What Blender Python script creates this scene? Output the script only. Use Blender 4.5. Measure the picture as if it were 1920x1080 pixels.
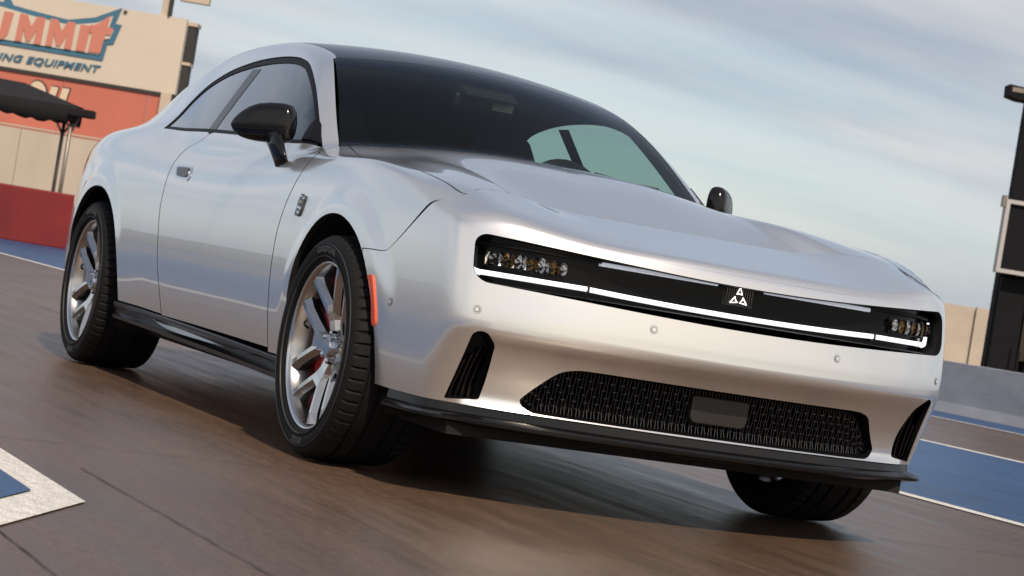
# Recreation of a photograph: a silver two-door coupe parked across a drag strip.
# World frame: x = forward along the car from the front axle, y = to the car's left, z = up (metres).
import bpy, bmesh, math, random
import numpy as np
from mathutils import Vector, Matrix, geometry, kdtree
R = math.radians
random.seed(7); rng = np.random.default_rng(7)
sc = bpy.context.scene
for o in list(bpy.data.objects): bpy.data.objects.remove(o)
C = sc.collection
# ------------------------------------------------------------------ camera
CAM = np.array([6.7196, -3.4244, 0.6558]); YAW, PITCH, ROLL = 2.71182, -0.00248, 0.16287
FH = np.array([math.cos(YAW), math.sin(YAW), 0.0]); RH = np.array([math.sin(YAW), -math.cos(YAW), 0.0])
cd = bpy.data.cameras.new('camera'); cam = bpy.data.objects.new('camera', cd); C.objects.link(cam)
fwd = Vector((math.cos(YAW)*math.cos(PITCH), math.sin(YAW)*math.cos(PITCH), math.sin(PITCH)))
rt = Vector((math.sin(YAW), -math.cos(YAW), 0)); up = rt.cross(fwd)
r2 = rt*math.cos(ROLL)+up*math.sin(ROLL); u2 = -rt*math.sin(ROLL)+up*math.cos(ROLL)
cam.matrix_world = Matrix(((r2.x, u2.x, -fwd.x, CAM[0]), (r2.y, u2.y, -fwd.y, CAM[1]), (r2.z, u2.z, -fwd.z, CAM[2]), (0, 0, 0, 1)))
cd.sensor_width = 36; cd.lens = 4227.7/1920*36; cd.clip_end = 5000; cd.clip_start = .1
cd.dof.use_dof = True; cd.dof.focus_distance = 7.0; cd.dof.aperture_fstop = 11
sc.camera = cam
# ------------------------------------------------------------------ sky, sun, exposure
SUN_AZ, SUN_EL = R(-8), R(47)          # azimuth measured from +x towards +y
w = bpy.data.worlds.new('World'); sc.world = w; w.use_nodes = True
nt = w.node_tree; nt.nodes.clear()
def N(t, **k):
    n = nt.nodes.new(t)
    for a, v in k.items(): setattr(n, a, v)
    return n
sky = N('ShaderNodeTexSky', sky_type='NISHITA', sun_disc=False, sun_elevation=SUN_EL, sun_rotation=math.pi/2-SUN_AZ, air_density=1.0, dust_density=.2, ozone_density=1.0)
tc = N('ShaderNodeTexCoord'); sep = N('ShaderNodeSeparateXYZ')
nt.links.new(tc.outputs['Generated'], sep.inputs[0])
def M(op, a, b=None, c=None):
    n = N('ShaderNodeMath', operation=op)
    for i, v in enumerate((a, b, c)):
        if v is None: continue
        if hasattr(v, 'is_linked'): nt.links.new(v, n.inputs[i])
        else: n.inputs[i].default_value = v
    return n.outputs[0]
# cloud sheet: directions projected onto a high layer, streaked across the view
zz = M('ADD', M('MAXIMUM', sep.outputs[2], 0.0), .16)
px = M('DIVIDE', sep.outputs[0], zz); py = M('DIVIDE', sep.outputs[1], zz)
cmb = N('ShaderNodeCombineXYZ'); nt.links.new(px, cmb.inputs[0]); nt.links.new(py, cmb.inputs[1])
mp = N('ShaderNodeMapping'); mp.inputs['Rotation'].default_value = (0, 0, -YAW); mp.inputs['Scale'].default_value = (1.0, .36, 1); mp.inputs['Location'].default_value = (3.1, .9, 0)
nt.links.new(cmb.outputs[0], mp.inputs[0])
n1 = N('ShaderNodeTexNoise'); n1.inputs['Scale'].default_value = .95; n1.inputs['Detail'].default_value = 6; n1.inputs['Roughness'].default_value = .46; n1.inputs['Distortion'].default_value = .35
nt.links.new(mp.outputs[0], n1.inputs['Vector'])
cr = N('ShaderNodeValToRGB'); cr.color_ramp.interpolation = 'EASE'
cr.color_ramp.elements[0].position = .40; cr.color_ramp.elements[1].position = .58
nt.links.new(n1.outputs[0], cr.inputs[0])
n2 = N('ShaderNodeTexNoise'); n2.inputs['Scale'].default_value = 2.3; n2.inputs['Detail'].default_value = 4; n2.inputs['Roughness'].default_value = .5
nt.links.new(mp.outputs[0], n2.inputs['Vector'])
gr = N('ShaderNodeMixRGB'); gr.inputs[1].default_value = (4.2, 4.75, 5.6, 1); gr.inputs[2].default_value = (7.1, 7.1, 7.2, 1)
mrn = N('ShaderNodeMapRange'); mrn.inputs[1].default_value = .35; mrn.inputs[2].default_value = .62; nt.links.new(n2.outputs[0], mrn.inputs[0]); lowk = N('ShaderNodeMapRange', interpolation_type='SMOOTHSTEP'); lowk.inputs[1].default_value = -.01; lowk.inputs[2].default_value = .09; lowk.inputs[3].default_value = .22; lowk.inputs[4].default_value = 1
nt.links.new(sep.outputs[2], lowk.inputs[0]); nt.links.new(M('MULTIPLY', mrn.outputs[0], lowk.outputs[0]), gr.inputs[0])
fade = N('ShaderNodeMapRange', interpolation_type='SMOOTHSTEP'); fade.inputs[1].default_value = .15; fade.inputs[2].default_value = .75; fade.inputs[3].default_value = 1; fade.inputs[4].default_value = .32
nt.links.new(sep.outputs[2], fade.inputs[0])
# cloud is brighter and warmer towards the sun (forward scattering)
dp = N('ShaderNodeVectorMath', operation='DOT_PRODUCT'); nt.links.new(tc.outputs['Generated'], dp.inputs[0]); dp.inputs[1].default_value = (math.cos(SUN_AZ)*math.cos(SUN_EL), math.sin(SUN_AZ)*math.cos(SUN_EL), math.sin(SUN_EL))
sf = N('ShaderNodeMapRange', interpolation_type='SMOOTHSTEP'); sf.inputs[1].default_value = -.1; sf.inputs[2].default_value = 1.0; nt.links.new(dp.outputs['Value'], sf.inputs[0])
g2 = N('ShaderNodeMixRGB'); g2.inputs[2].default_value = (11.5, 10.0, 8.0, 1); nt.links.new(sf.outputs[0], g2.inputs[0]); nt.links.new(gr.outputs[0], g2.inputs[1]); gr = g2
hz = N('ShaderNodeMapRange', interpolation_type='SMOOTHSTEP'); hz.inputs[1].default_value = .0; hz.inputs[2].default_value = .12; hz.inputs[3].default_value = .92; hz.inputs[4].default_value = 0
nt.links.new(sep.outputs[2], hz.inputs[0])
mx = N('ShaderNodeMixRGB'); nt.links.new(M('MAXIMUM', M('MULTIPLY', M('MULTIPLY_ADD', cr.outputs[0], .46, .48), fade.outputs[0]), hz.outputs[0]), mx.inputs[0])
nt.links.new(sky.outputs[0], mx.inputs[1]); nt.links.new(gr.outputs[0], mx.inputs[2])
bg = N('ShaderNodeBackground'); bg.inputs[1].default_value = .1
nt.links.new(mx.outputs[0], bg.inputs[0])
wo = N('ShaderNodeOutputWorld'); nt.links.new(bg.outputs[0], wo.inputs[0])
sl = bpy.data.lights.new('sun', 'SUN'); sl.energy = 4.0; sl.angle = R(2.0); sl.color = (1, .84, .65)
so = bpy.data.objects.new('sun', sl); C.objects.link(so)
sd = Vector((math.cos(SUN_AZ)*math.cos(SUN_EL), math.sin(SUN_AZ)*math.cos(SUN_EL), math.sin(SUN_EL)))
so.rotation_euler = sd.to_track_quat('Z', 'Y').to_euler(); so.location = sd*50
vs = sc.view_settings; vs.view_transform = 'Standard'; vs.look = 'None'; vs.gamma = 1; vs.exposure = 0; vs.use_curve_mapping = False
sc.render.engine = 'CYCLES'
# ------------------------------------------------------------------ materials
MATS = {}
def mat(name, col=(.5,.5,.5), rough=.5, metal=0, coat=0, coat_r=.03, emit=None, es=0, spec=None, noise=None, bump=None):
    m = bpy.data.materials.new(name); m.use_nodes = True; MATS[name] = m
    t = m.node_tree; b = t.nodes['Principled BSDF']
    b.inputs['Base Color'].default_value = (*col, 1); b.inputs['Roughness'].default_value = rough; b.inputs['Metallic'].default_value = metal
    b.inputs['Coat Weight'].default_value = coat; b.inputs['Coat Roughness'].default_value = coat_r
    if spec is not None: b.inputs['Specular IOR Level'].default_value = spec
    if emit: b.inputs['Emission Color'].default_value = (*emit, 1); b.inputs['Emission Strength'].default_value = es
    if noise:   # (scale, amount, stretch xyz): mottled colour
        s, a, st = noise
        co = t.nodes.new('ShaderNodeTexCoord'); mp = t.nodes.new('ShaderNodeMapping'); mp.inputs['Scale'].default_value = st
        n = t.nodes.new('ShaderNodeTexNoise'); n.inputs['Scale'].default_value = s; n.inputs['Detail'].default_value = 5; n.inputs['Roughness'].default_value = .6
        mr = t.nodes.new('ShaderNodeMapRange'); mr.inputs[1].default_value = .3; mr.inputs[2].default_value = .7; mr.inputs[3].default_value = 1-a; mr.inputs[4].default_value = 1+a
        mu = t.nodes.new('ShaderNodeVectorMath'); mu.operation = 'SCALE'; mu.inputs[0].default_value = col
        t.links.new(co.outputs['Object'], mp.inputs[0]); t.links.new(mp.outputs[0], n.inputs['Vector']); t.links.new(n.outputs[0], mr.inputs[0])
        t.links.new(mr.outputs[0], mu.inputs['Scale']); t.links.new(mu.outputs[0], b.inputs['Base Color'])
    if bump:
        s, d = bump
        n = t.nodes.new('ShaderNodeTexNoise'); n.inputs['Scale'].default_value = s; n.inputs['Detail'].default_value = 4
        co = t.nodes.new('ShaderNodeTexCoord'); t.links.new(co.outputs['Object'], n.inputs['Vector'])
        bp = t.nodes.new('ShaderNodeBump'); bp.inputs['Distance'].default_value = d; t.links.new(n.outputs[0], bp.inputs['Height']); t.links.new(bp.outputs[0], b.inputs['Normal'])
    return m
def paint():
    m = mat('silver_paint', (.88, .875, .87), .265, .86, 1.0, .010)
    t = m.node_tree; b = t.nodes['Principled BSDF']; out = t.nodes['Material Output']
    g = t.nodes.new('ShaderNodeNewGeometry'); d = t.nodes.new('ShaderNodeBsdfDiffuse'); d.inputs[0].default_value = (.012, .012, .013, 1)
    mxs = t.nodes.new('ShaderNodeMixShader'); t.links.new(g.outputs['Backfacing'], mxs.inputs[0]); t.links.new(b.outputs[0], mxs.inputs[1]); t.links.new(d.outputs[0], mxs.inputs[2])
    t.links.new(mxs.outputs[0], out.inputs[0])
paint()
mat('gloss_black', (.006, .006, .008), .12, 0, 1.0, .02)
mat('roof_black', (.006, .006, .008), .16, spec=.38)
mat('pillar_gloss', (.008, .009, .011), .10, spec=.28)
mat('panel_black', (.004, .004, .005), .2, spec=.18)
mat('mirror_black', (.005, .005, .006), .16, spec=.40)
mat('black_plastic', (.012, .012, .013), .55, bump=(300, .0006))
mat('radar_grey', (.022, .020, .019), .35, spec=.4)
mat('liner', (.006, .006, .006), .9)
mat('trim_black', (.006, .006, .008), .5, spec=.15)
mat('sill_black', (.007, .007, .009), .22, spec=.35)
mat('rubber', (.007, .007, .008), .75, spec=.25, bump=(90, .0008))
mat('rubber_letter', (.03, .03, .032), .5)
mat('rim_metal', (.50, .485, .48), .22, 1.0, .5, .05)
mat('rim_lip', (.74, .73, .73), .16, 1.0)
mat('rim_dark', (.13, .125, .125), .32, 1.0)
mat('disc_steel', (.30, .29, .29), .38, 1.0)
mat('caliper_red', (.42, .012, .016), .35, 0, .6)
mat('chrome', (.72, .73, .75), .08, 1.0)
mat('brass_lens', (.50, .43, .33), .12, 1.0)
mat('light_bar', (.9, .92, .95), .3, emit=(.90, .96, 1), es=1.05)
mat('white_strip', (.62, .66, .74), .25, emit=(.80, .86, 1), es=.32)
mat('logo_light', (.9, .9, .9), .3, emit=(1, .93, .88), es=2.2)
mat('marker_orange', (.75, .09, .012), .25, 0, 1.0)
mat('pillar_cloth', (.0015, .0015, .002), .95, spec=.05)
mat('interior', (.010, .010, .012), .85, spec=.2)
mat('seat', (.020, .020, .024), .8, spec=.2)
mat('tan', (.16, .16, .13), .6)
def glass(name, tint, ior=1.5, boost=1.0):
    m = bpy.data.materials.new(name); m.use_nodes = True; MATS[name] = m; t = m.node_tree; t.nodes.clear()
    o = t.nodes.new('ShaderNodeOutputMaterial'); tr = t.nodes.new('ShaderNodeBsdfTransparent'); tr.inputs[0].default_value = (*tint, 1)
    gl = t.nodes.new('ShaderNodeBsdfGlossy'); gl.inputs['Roughness'].default_value = .0; gl.inputs[0].default_value = (.95, .97, 1, 1)
    f = t.nodes.new('ShaderNodeLayerWeight'); f.inputs[0].default_value = .5; f0 = ((ior-1)/(ior+1))**2
    pw = t.nodes.new('ShaderNodeMath'); pw.operation = 'POWER'; pw.inputs[1].default_value = 5; t.links.new(f.outputs['Facing'], pw.inputs[0])
    mu = t.nodes.new('ShaderNodeMath'); mu.operation = 'MULTIPLY_ADD'; mu.inputs[1].default_value = (1-f0)*boost; mu.inputs[2].default_value = f0*boost; mu.use_clamp = True
    mx = t.nodes.new('ShaderNodeMixShader'); t.links.new(pw.outputs[0], mu.inputs[0]); t.links.new(mu.outputs[0], mx.inputs[0]); t.links.new(tr.outputs[0], mx.inputs[1]); t.links.new(gl.outputs[0], mx.inputs[2]); t.links.new(mx.outputs[0], o.inputs[0])
glass('windshield_glass', (.66, .82, .78), 1.45, .75)
glass('side_glass', (.56, .68, .66), 1.55, 1.75)
glass('lamp_glass', (.55, .55, .58), 1.35, .6)
# ------------------------------------------------------------------ object helpers
def mesh_obj(name, verts, faces, material, parent=None, smooth=False, normals=None, second=None):
    me = bpy.data.meshes.new(name); me.from_pydata([tuple(v) for v in verts], [], [tuple(f) for f in faces])
    if smooth: me.polygons.foreach_set('use_smooth', [True]*len(me.polygons))
    me.materials.append(MATS[material]); me.update()
    if second:
        me.materials.append(MATS[second[0]]); me.polygons.foreach_set('material_index', [0]*second[1]+[1]*(len(me.polygons)-second[1]))
    if normals is not None: me.normals_split_custom_set(normals)
    o = bpy.data.objects.new(name, me); C.objects.link(o)
    if parent: o.parent = parent
    return o
def tag(o, label=None, cat=None, group=None, kind=None):
    if label: o['label'] = label
    if cat: o['category'] = cat
    if group: o['group'] = group
    if kind: o['kind'] = kind
    return o
def empty(name, loc=(0, 0, 0)):
    o = bpy.data.objects.new(name, None); C.objects.link(o); o.location = loc; o.empty_display_size = .2; return o
class MB:
    """collects geometry for one mesh"""
    def __init__(s): s.v = []; s.f = []
    def add(s, v, f):
        k = len(s.v); s.v += [tuple(map(float, p)) for p in v]; s.f += [tuple(i+k for i in q) for q in f]; return s
    def box(s, a, b):
        (x0, y0, z0), (x1, y1, z1) = a, b
        return s.add([(x0,y0,z0),(x1,y0,z0),(x1,y1,z0),(x0,y1,z0),(x0,y0,z1),(x1,y0,z1),(x1,y1,z1),(x0,y1,z1)],
                     [(0,3,2,1),(4,5,6,7),(0,1,5,4),(1,2,6,5),(2,3,7,6),(3,0,4,7)])
    def prism(s, poly, axis, a, b):
        """poly = 2d outline (ccw), extruded along axis (0,1,2) from a to b"""
        n = len(poly)
        def P(p, t):
            q = list(p); q.insert(axis, t); return q
        s.add([P(p, a) for p in poly]+[P(p, b) for p in poly], [tuple(range(n))[::-1], tuple(range(n, 2*n))]+[(i, (i+1) % n, n+(i+1) % n, n+i) for i in range(n)]); return s
    def tube(s, pts, r, n=8, cap=True):
        pts = [np.array(p, float) for p in pts]; k = len(pts); V = []; F = []
        rr = r if hasattr(r, '__len__') else [r]*k
        upv = np.array([0, 0, 1.0])
        for i, p in enumerate(pts):
            d = pts[min(i+1, k-1)]-pts[max(i-1, 0)]; d /= np.linalg.norm(d)+1e-12
            a = np.cross(d, upv)
            if np.linalg.norm(a) < .05: a = np.cross(d, [1, 0, 0])
            a /= np.linalg.norm(a); b = np.cross(d, a)
            for j in range(n):
                t = 2*math.pi*j/n; V.append(p+rr[i]*(a*math.cos(t)+b*math.sin(t)))
        for i in range(k-1):
            for j in range(n): F.append((i*n+j, i*n+(j+1) % n, (i+1)*n+(j+1) % n, (i+1)*n+j))
        if cap: F += [tuple(range(n))[::-1], tuple(range((k-1)*n, k*n))]
        return s.add(V, F)
    def loft(s, rings, closed=True, cap0=False, cap1=False):
        n = len(rings[0]); V = [p for r in rings for p in r]; F = []
        for i in range(len(rings)-1):
            for j in range(n if closed else n-1): F.append((i*n+j, i*n+(j+1) % n, (i+1)*n+(j+1) % n, (i+1)*n+j))
        if cap0: F.append(tuple(range(n))[::-1])
        if cap1: F.append(tuple(range((len(rings)-1)*n, len(rings)*n)))
        return s.add(V, F)
    def build(s, name, material, parent=None, smooth=False, bevel=0, seg=2, autosmooth=None):
        o = mesh_obj(name, s.v, s.f, material, parent, smooth)
        if bevel:
            m = o.modifiers.new('bevel', 'BEVEL'); m.width = bevel; m.segments = seg; m.limit_method = 'ANGLE'; m.angle_limit = R(30)
        if autosmooth: o.data.set_sharp_from_angle(angle=R(autosmooth))
        return o
def cat(pts, n=8, closed=False):
    """Catmull-Rom through points"""
    P = [np.array(p, float) for p in pts]; k = len(P); out = []
    rngi = range(k) if closed else range(k-1)
    for i in rngi:
        p1, p2 = P[i], P[(i+1) % k]
        p0 = P[i-1] if (closed or i > 0) else 2*p1-p2
        p3 = P[(i+2) % k] if (closed or i < k-2) else 2*p2-p1
        for j in range(n):
            t = j/n; out.append(.5*((2*p1)+(p2-p0)*t+(2*p0-5*p1+4*p2-p3)*t*t+(3*p1-p0-3*p2+p3)*t**3))
    if not closed: out.append(P[-1])
    return out
def text_geo(s, size=1, shear=0, offset=0, extrude=.01, spacing=1):
    cu = bpy.data.curves.new('t', 'FONT'); cu.body = s; cu.size = size; cu.shear = shear; cu.offset = offset; cu.extrude = extrude; cu.space_character = spacing; cu.resolution_u = 3
    ob = bpy.data.objects.new('t', cu); C.objects.link(ob); dg = bpy.context.evaluated_depsgraph_get(); dg.update()
    me = bpy.data.meshes.new_from_object(ob.evaluated_get(dg)); V = [tuple(v.co) for v in me.vertices]; F = [tuple(p.vertices) for p in me.polygons]
    bpy.data.objects.remove(ob); bpy.data.curves.remove(cu); bpy.data.meshes.remove(me)
    return V, F
# ==================================================================== THE PLACE
TS = .0116                         # the strip runs at a slight angle to the car
def T(x, y, z=0): return (x, y+TS*x, z)
def sheet(name, poly, z, material, label=None, cat_=None, kind='structure'):
    n = len(poly); V = [T(x, y, z) for x, y in poly]; o = mesh_obj(name, V, [tuple(range(n))], material); tag(o, label, cat_, kind=kind); return o
def ground_mat(name, c1, c2, rough0, rough1, streak, bumpd=.0012, dirt=None):
    m = bpy.data.materials.new(name); m.use_nodes = True; MATS[name] = m; t = m.node_tree; b = t.nodes['Principled BSDF']; L = t.links.new
    co = t.nodes.new('ShaderNodeTexCoord')
    def noise(sc_, st, det=6, ro=.6, dis=0, off=(0, 0, 0)):
        mp = t.nodes.new('ShaderNodeMapping'); mp.inputs['Scale'].default_value = st; mp.inputs['Location'].default_value = off; mp.inputs['Rotation'].default_value = (0, 0, -math.atan(TS))
        n = t.nodes.new('ShaderNodeTexNoise'); n.inputs['Scale'].default_value = sc_; n.inputs['Detail'].default_value = det; n.inputs['Roughness'].default_value = ro; n.inputs['Distortion'].default_value = dis
        L(co.outputs['Object'], mp.inputs[0]); L(mp.outputs[0], n.inputs['Vector']); return n.outputs[0]
    def rmp(s, a, b_, lo, hi):
        r = t.nodes.new('ShaderNodeMapRange'); r.inputs[1].default_value = a; r.inputs[2].default_value = b_; r.inputs[3].default_value = lo; r.inputs[4].default_value = hi; L(s, r.inputs[0]); return r.outputs[0]
    def mixc(f, a, b_):
        x = t.nodes.new('ShaderNodeMixRGB'); L(f, x.inputs[0])
        for i, v in ((1, a), (2, b_)):
            if hasattr(v, 'is_linked'): L(v, x.inputs[i])
            else: x.inputs[i].default_value = (*v, 1)
        return x.outputs[0]
    st1 = noise(1.6, (.16, 1.8, 1)); st2 = noise(5, (.16, 1.7, 1), 9, .72); pat = noise(.55, (.5, 1, 1), 4); fine = noise(38, (.5, 1, 1), 4); grit = noise(190, (1, 1, 1), 3, .7)
    base = mixc(rmp(st1, .25, .75, .1, .9), c1, c2)
    dark = mixc(rmp(st2, .42, .68, 0, streak), base, tuple(.45*v for v in c1))
    pt = mixc(rmp(pat, .4, .7, 0, .45), dark, tuple(1.35*v for v in c2))
    sp = t.nodes.new('ShaderNodeMixRGB'); sp.blend_type = 'MULTIPLY'; sp.inputs[0].default_value = 1
    gv = t.nodes.new('ShaderNodeMath'); gv.operation = 'MULTIPLY'; L(rmp(fine, .3, .7, .82, 1.18), gv.inputs[0]); L(rmp(grit, .3, .7, .45, 1.55), gv.inputs[1])
    L(pt, sp.inputs[1]); L(gv.outputs[0], sp.inputs[2]); L(sp.outputs[0], b.inputs['Base Color'])
    L(rmp(st2, .35, .7, rough0, rough1), b.inputs['Roughness'])
    ad = t.nodes.new('ShaderNodeMath'); ad.operation = 'ADD'; L(grit, ad.inputs[0]); L(fine, ad.inputs[1])
    bp = t.nodes.new('ShaderNodeBump'); bp.inputs['Distance'].default_value = bumpd; bp.inputs['Strength'].default_value = .7; L(ad.outputs[0], bp.inputs['Height']); L(bp.outputs[0], b.inputs['Normal'])
    return m
ground_mat('track_surface', (.084, .051, .035), (.116, .075, .052), .44, .27, .7)
ground_mat('blue_paint', (.017, .056, .150), (.026, .082, .21), .5, .36, .85, .0006)
ground_mat('white_paint', (.58, .56, .53), (.66, .64, .61), .55, .5, .12, .0006)
mat('joint_tar', (.03, .025, .023), .8)
mat('grey_concrete', (.29, .305, .35), .75, noise=(1.5, .16, (1, 1, 2)), bump=(40, .003))
mat('beige_wall', (.47, .41, .345), .8, noise=(.8, .10, (1, 1, 2)))
mat('beige_lower', (.45, .39, .325), .8, noise=(.7, .12, (1, 1, .3)))
mat('red_wall', (.17, .008, .010), .6, noise=(.9, .3, (1, 1, 1)))
mat('orange_board', (.50, .145, .10), .65, noise=(.6, .08, (1, 1, 1)))  # orange board, billboard and lettering colours faded to stand in for haze
mat('cream_board', (.56, .495, .42), .65, noise=(.5, .05, (1, 1, 1)))
mat('sign_pink', (.52, .19, .14), .6)
mat('sign_blue', (.04, .14, .23), .6)
mat('letter_cream', (.62, .50, .38), .6)
mat('sign_dark', (.03, .028, .027), .7)
mat('post_cream', (.50, .42, .34), .7)
mat('tent_cloth', (.005, .004, .006), .95, noise=(4, .3, (1, 1, 1)))
mat('pole_steel', (.25, .22, .20), .45, .6)
mat('tower_black', (.006, .006, .009), .8, spec=.2)
mat('tower_frame', (.42, .41, .42), .5)
mat('tower_brown', (.022, .017, .010), .7)
tag(mesh_obj('track', [(-1500, -1500, 0), (1500, -1500, 0), (1500, 1500, 0), (-1500, 1500, 0)], [(0, 1, 2, 3)], 'track_surface'), kind='structure')
def line(name, y0, y1, z=.004, x0=-260, x1=120, m='white_paint'): return sheet(name, [(x0, y0), (x1, y0), (x1, y1), (x0, y1)], z, m)
line('lane_line', 2.50, 2.605); line('blue_strip', 2.605, 6.37, m='blue_paint'); line('lane_line', 6.37, 6.475)
line('lane_line', 10.33, 10.44); line('blue_strip', 10.44, 11.84, m='blue_paint')
sheet('strip_border', [(-260, -5.93), (8.05, -5.93), (1.67, -2.10), (-260, -2.10)], .004, 'white_paint')
sheet('blue_strip', [(-260, -5.82), (7.70, -5.82), (1.60, -2.21), (-260, -2.21)], .008, 'blue_paint')
line('lane_line', -9.93, -9.82); line('blue_strip', -13.4, -9.93, m='blue_paint')
# joints between the concrete slabs, filled with tar; they wander a little
def joint(p0, p1, wdt=.007, n=40, jit=.003):
    P = [np.array(p0)+(np.array(p1)-np.array(p0))*i/n for i in range(n+1)]; d = np.array(p1)-np.array(p0); d = d/np.linalg.norm(d); q = np.array([-d[1], d[0]])
    V = []; ph = rng.normal(0, jit, n+1)
    for i, p in enumerate(P):
        o = q*ph[i]*.5; w_ = .62*wdt*(.5+.8*rng.random())
        V += [T(*(p+o-q*w_/2), .003), T(*(p+o+q*w_/2), .003)]
    return tag(mesh_obj('slab_joint', V, [(2*i, 2*i+2, 2*i+3, 2*i+1) for i in range(n)], 'joint_tar'), kind='structure')
joint((-14, .06), (6, .03), .008, 160); joint((1.0, -1.94), (6, -1.90), .006, 60); joint((1.5, -2.42), (6, -2.44), .007, 60)
joint((.46, -2.09), (.40, -1.0), .007, 30); joint((.40, -1.0), (.36, 2.5), .007, 60); joint((-4.2, -2.09), (-4.25, 2.5), .007, 60); joint((-8.8, -2.09), (-8.85, 2.5), .007, 60)
# ---- background laid out in its own frame: d metres ahead of the viewpoint, s to the right, h up
def BG(d, s, h): return tuple(CAM*[1, 1, 0]+FH*d+RH*s+np.array([0, 0, h]))
def bbox(m, d0, d1, s0, s1, h0, h1):
    P = [BG(d, s, h) for d, s, h in ((d0, s0, h0), (d0, s1, h0), (d1, s1, h0), (d1, s0, h0), (d0, s0, h1), (d0, s1, h1), (d1, s1, h1), (d1, s0, h1))]
    return m.add(P, [(0, 3, 2, 1), (4, 5, 6, 7), (0, 1, 5, 4), (1, 2, 6, 5), (2, 3, 7, 6), (3, 0, 4, 7)])
def thing(name, d, s, label, cat_, group=None): return tag(empty(name, BG(d, s, 0)), label, cat_, group)
def kid(m, name, material, par, **k):
    o = m.build(name, material, None, **k); o.parent = par; o.matrix_parent_inverse = Matrix.Translation(-Vector(par.location)); return o
def bpoly(m, poly, d, th=.03):
    """outline given as (s, h) on a board at depth d"""
    P = np.array(poly); a = (P[:, 0]*np.roll(P[:, 1], -1)-np.roll(P[:, 0], -1)*P[:, 1]).sum()
    if a < 0: P = P[::-1]
    n = len(P); V = [BG(d-th, *p) for p in P]+[BG(d, *p) for p in P]
    return m.add(V, [tuple(range(n)), tuple(range(n, 2*n))[::-1]]+[((i+1) % n, i, n+i, n+(i+1) % n) for i in range(n)])
cR, sR = math.cos(ROLL), math.sin(ROLL)
def sh(pts, d):
    """photo measurement -> (s, h) on a plane d metres away"""
    out = []
    for u, v in pts:
        a, b = (u-960)/4227.7, -(v-540)/4227.7; s = a*cR-b*sR; hh = a*sR+b*cR; out.append((s*d, CAM[2]+(hh+PITCH)*d))
    return out
# red barrier, panelled beige wall, orange board, sponsor billboard
rw = thing('red_barrier', 37, -8, 'low dark red barrier at the far left edge of the strip', 'barrier')
for i in range(6):
    kid(bbox(MB(), 37, 37.4, -13+i*2.0, -11.02+i*2.0, 0, .905-.01*(i % 2)), 'barrier_block', 'red_wall', rw, bevel=.02)
bw = thing('panel_wall', 46, -8, 'beige panelled wall behind the red barrier and the canopy', 'wall')
for i in range(9): kid(bbox(MB(), 46, 46.12, -17+i*1.65, -15.36+i*1.65, 0, 2.12+.004*i), 'wall_panel', 'beige_lower', bw)
kid(bbox(MB(), 45.97, 46.16, -17, -2, 2.16, 2.19), 'cap_rail', 'post_cream', bw)
ob = thing('orange_board', 60, -13, 'long orange board with cream letters under the sponsor billboard', 'board')
for s0, s1 in ((-20, -12.66), (-12.64, -10.4), (-10.38, -6)): kid(bbox(MB(), 60, 60.08, s0, s1, 2.52, 4.05), 'board_panel', 'orange_board', ob)
kid(bbox(MB(), 59.95, 60.15, -20, -6, 2.44, 2.53), 'lower_rail', 'sign_dark', ob); kid(bbox(MB(), 59.95, 60.2, -20, -6, 4.04, 4.12), 'upper_rail', 'sign_dark', ob)
for s in (-16, -13.0, -8.2): kid(bbox(MB(), 60.1, 60.3, s-.09, s+.09, 0, 2.5), 'post', 'sign_dark', ob)
kid(bbox(MB(), 59.8, 59.95, -10.02, -9.74, 1.6, 4.12), 'cream_post', 'post_cream', ob); kid(bbox(MB(), 59.82, 59.96, -9.74, -9.66, 1.6, 4.12), 'post_edge', 'sign_dark', ob)
m = MB()
oo = [(70+17*math.cos(t), 176+24*math.sin(t)) for t in np.linspace(0, 2*math.pi, 24, endpoint=False)]
lo = [[(97, 162), (110, 164), (98, 200), (85, 198)], [(118, 165), (131, 167), (119, 203), (106, 201)], oo]
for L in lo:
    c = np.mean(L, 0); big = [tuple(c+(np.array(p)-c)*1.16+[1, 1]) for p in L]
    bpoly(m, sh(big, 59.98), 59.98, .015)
kid(m, 'letter_outline', 'sign_dark', ob)  # dark outline printed behind the cream letters
m = MB()
for L in lo: bpoly(m, sh(L, 59.96), 59.96, .02)
kid(m, 'letter', 'letter_cream', ob)
sb = thing('billboard', 61, -13, 'cream billboard with red and blue lettering beside the strip', 'billboard')
kid(bbox(MB(), 60.0, 60.2, -24, -9.68, 4.13, 6.16), 'board_face', 'cream_board', sb)
kid(bbox(MB(), 60.25, 60.9, -9.68, -9.50, 4.0, 4.95), 'side_frame', 'sign_dark', sb); kid(bbox(MB(), 60.25, 60.9, -9.68, -9.46, 5.05, 6.0), 'side_frame', 'sign_dark', sb)
kid(bbox(MB(), 60.22, 60.9, -9.7, -9.46, 4.96, 5.04), 'side_strut', 'post_cream', sb); kid(bbox(MB(), 60.22, 60.9, -9.7, -9.42, 6.02, 6.12), 'side_strut', 'post_cream', sb)
kid(bbox(MB(), 60.1, 60.3, -10.42, -10.22, 6.1, 9), 'top_post', 'post_cream', sb); kid(bbox(MB(), 60.0, 60.3, -10.22, -10.15, 6.1, 9), 'top_post_edge', 'sign_dark', sb)
kid(bbox(MB(), 60.1, 60.4, -9.98, -9.2, 6.64, 7.5), 'upper_board', 'post_cream', sb)
for s in (-22, -17, -12.2, -9.9): kid(bbox(MB(), 60.5, 60.75, s-.12, s+.12, 0, 6.0), 'post', 'sign_dark', sb)
BLUE = [(-110, -24), (7, 4), (14, -16), (26, 10), (72, 23), (128, 37), (178, 33), (230, 15), (217, 45), (229, 47), (213, 83), (202, 83), (193, 114), (-110, 64)]
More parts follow.
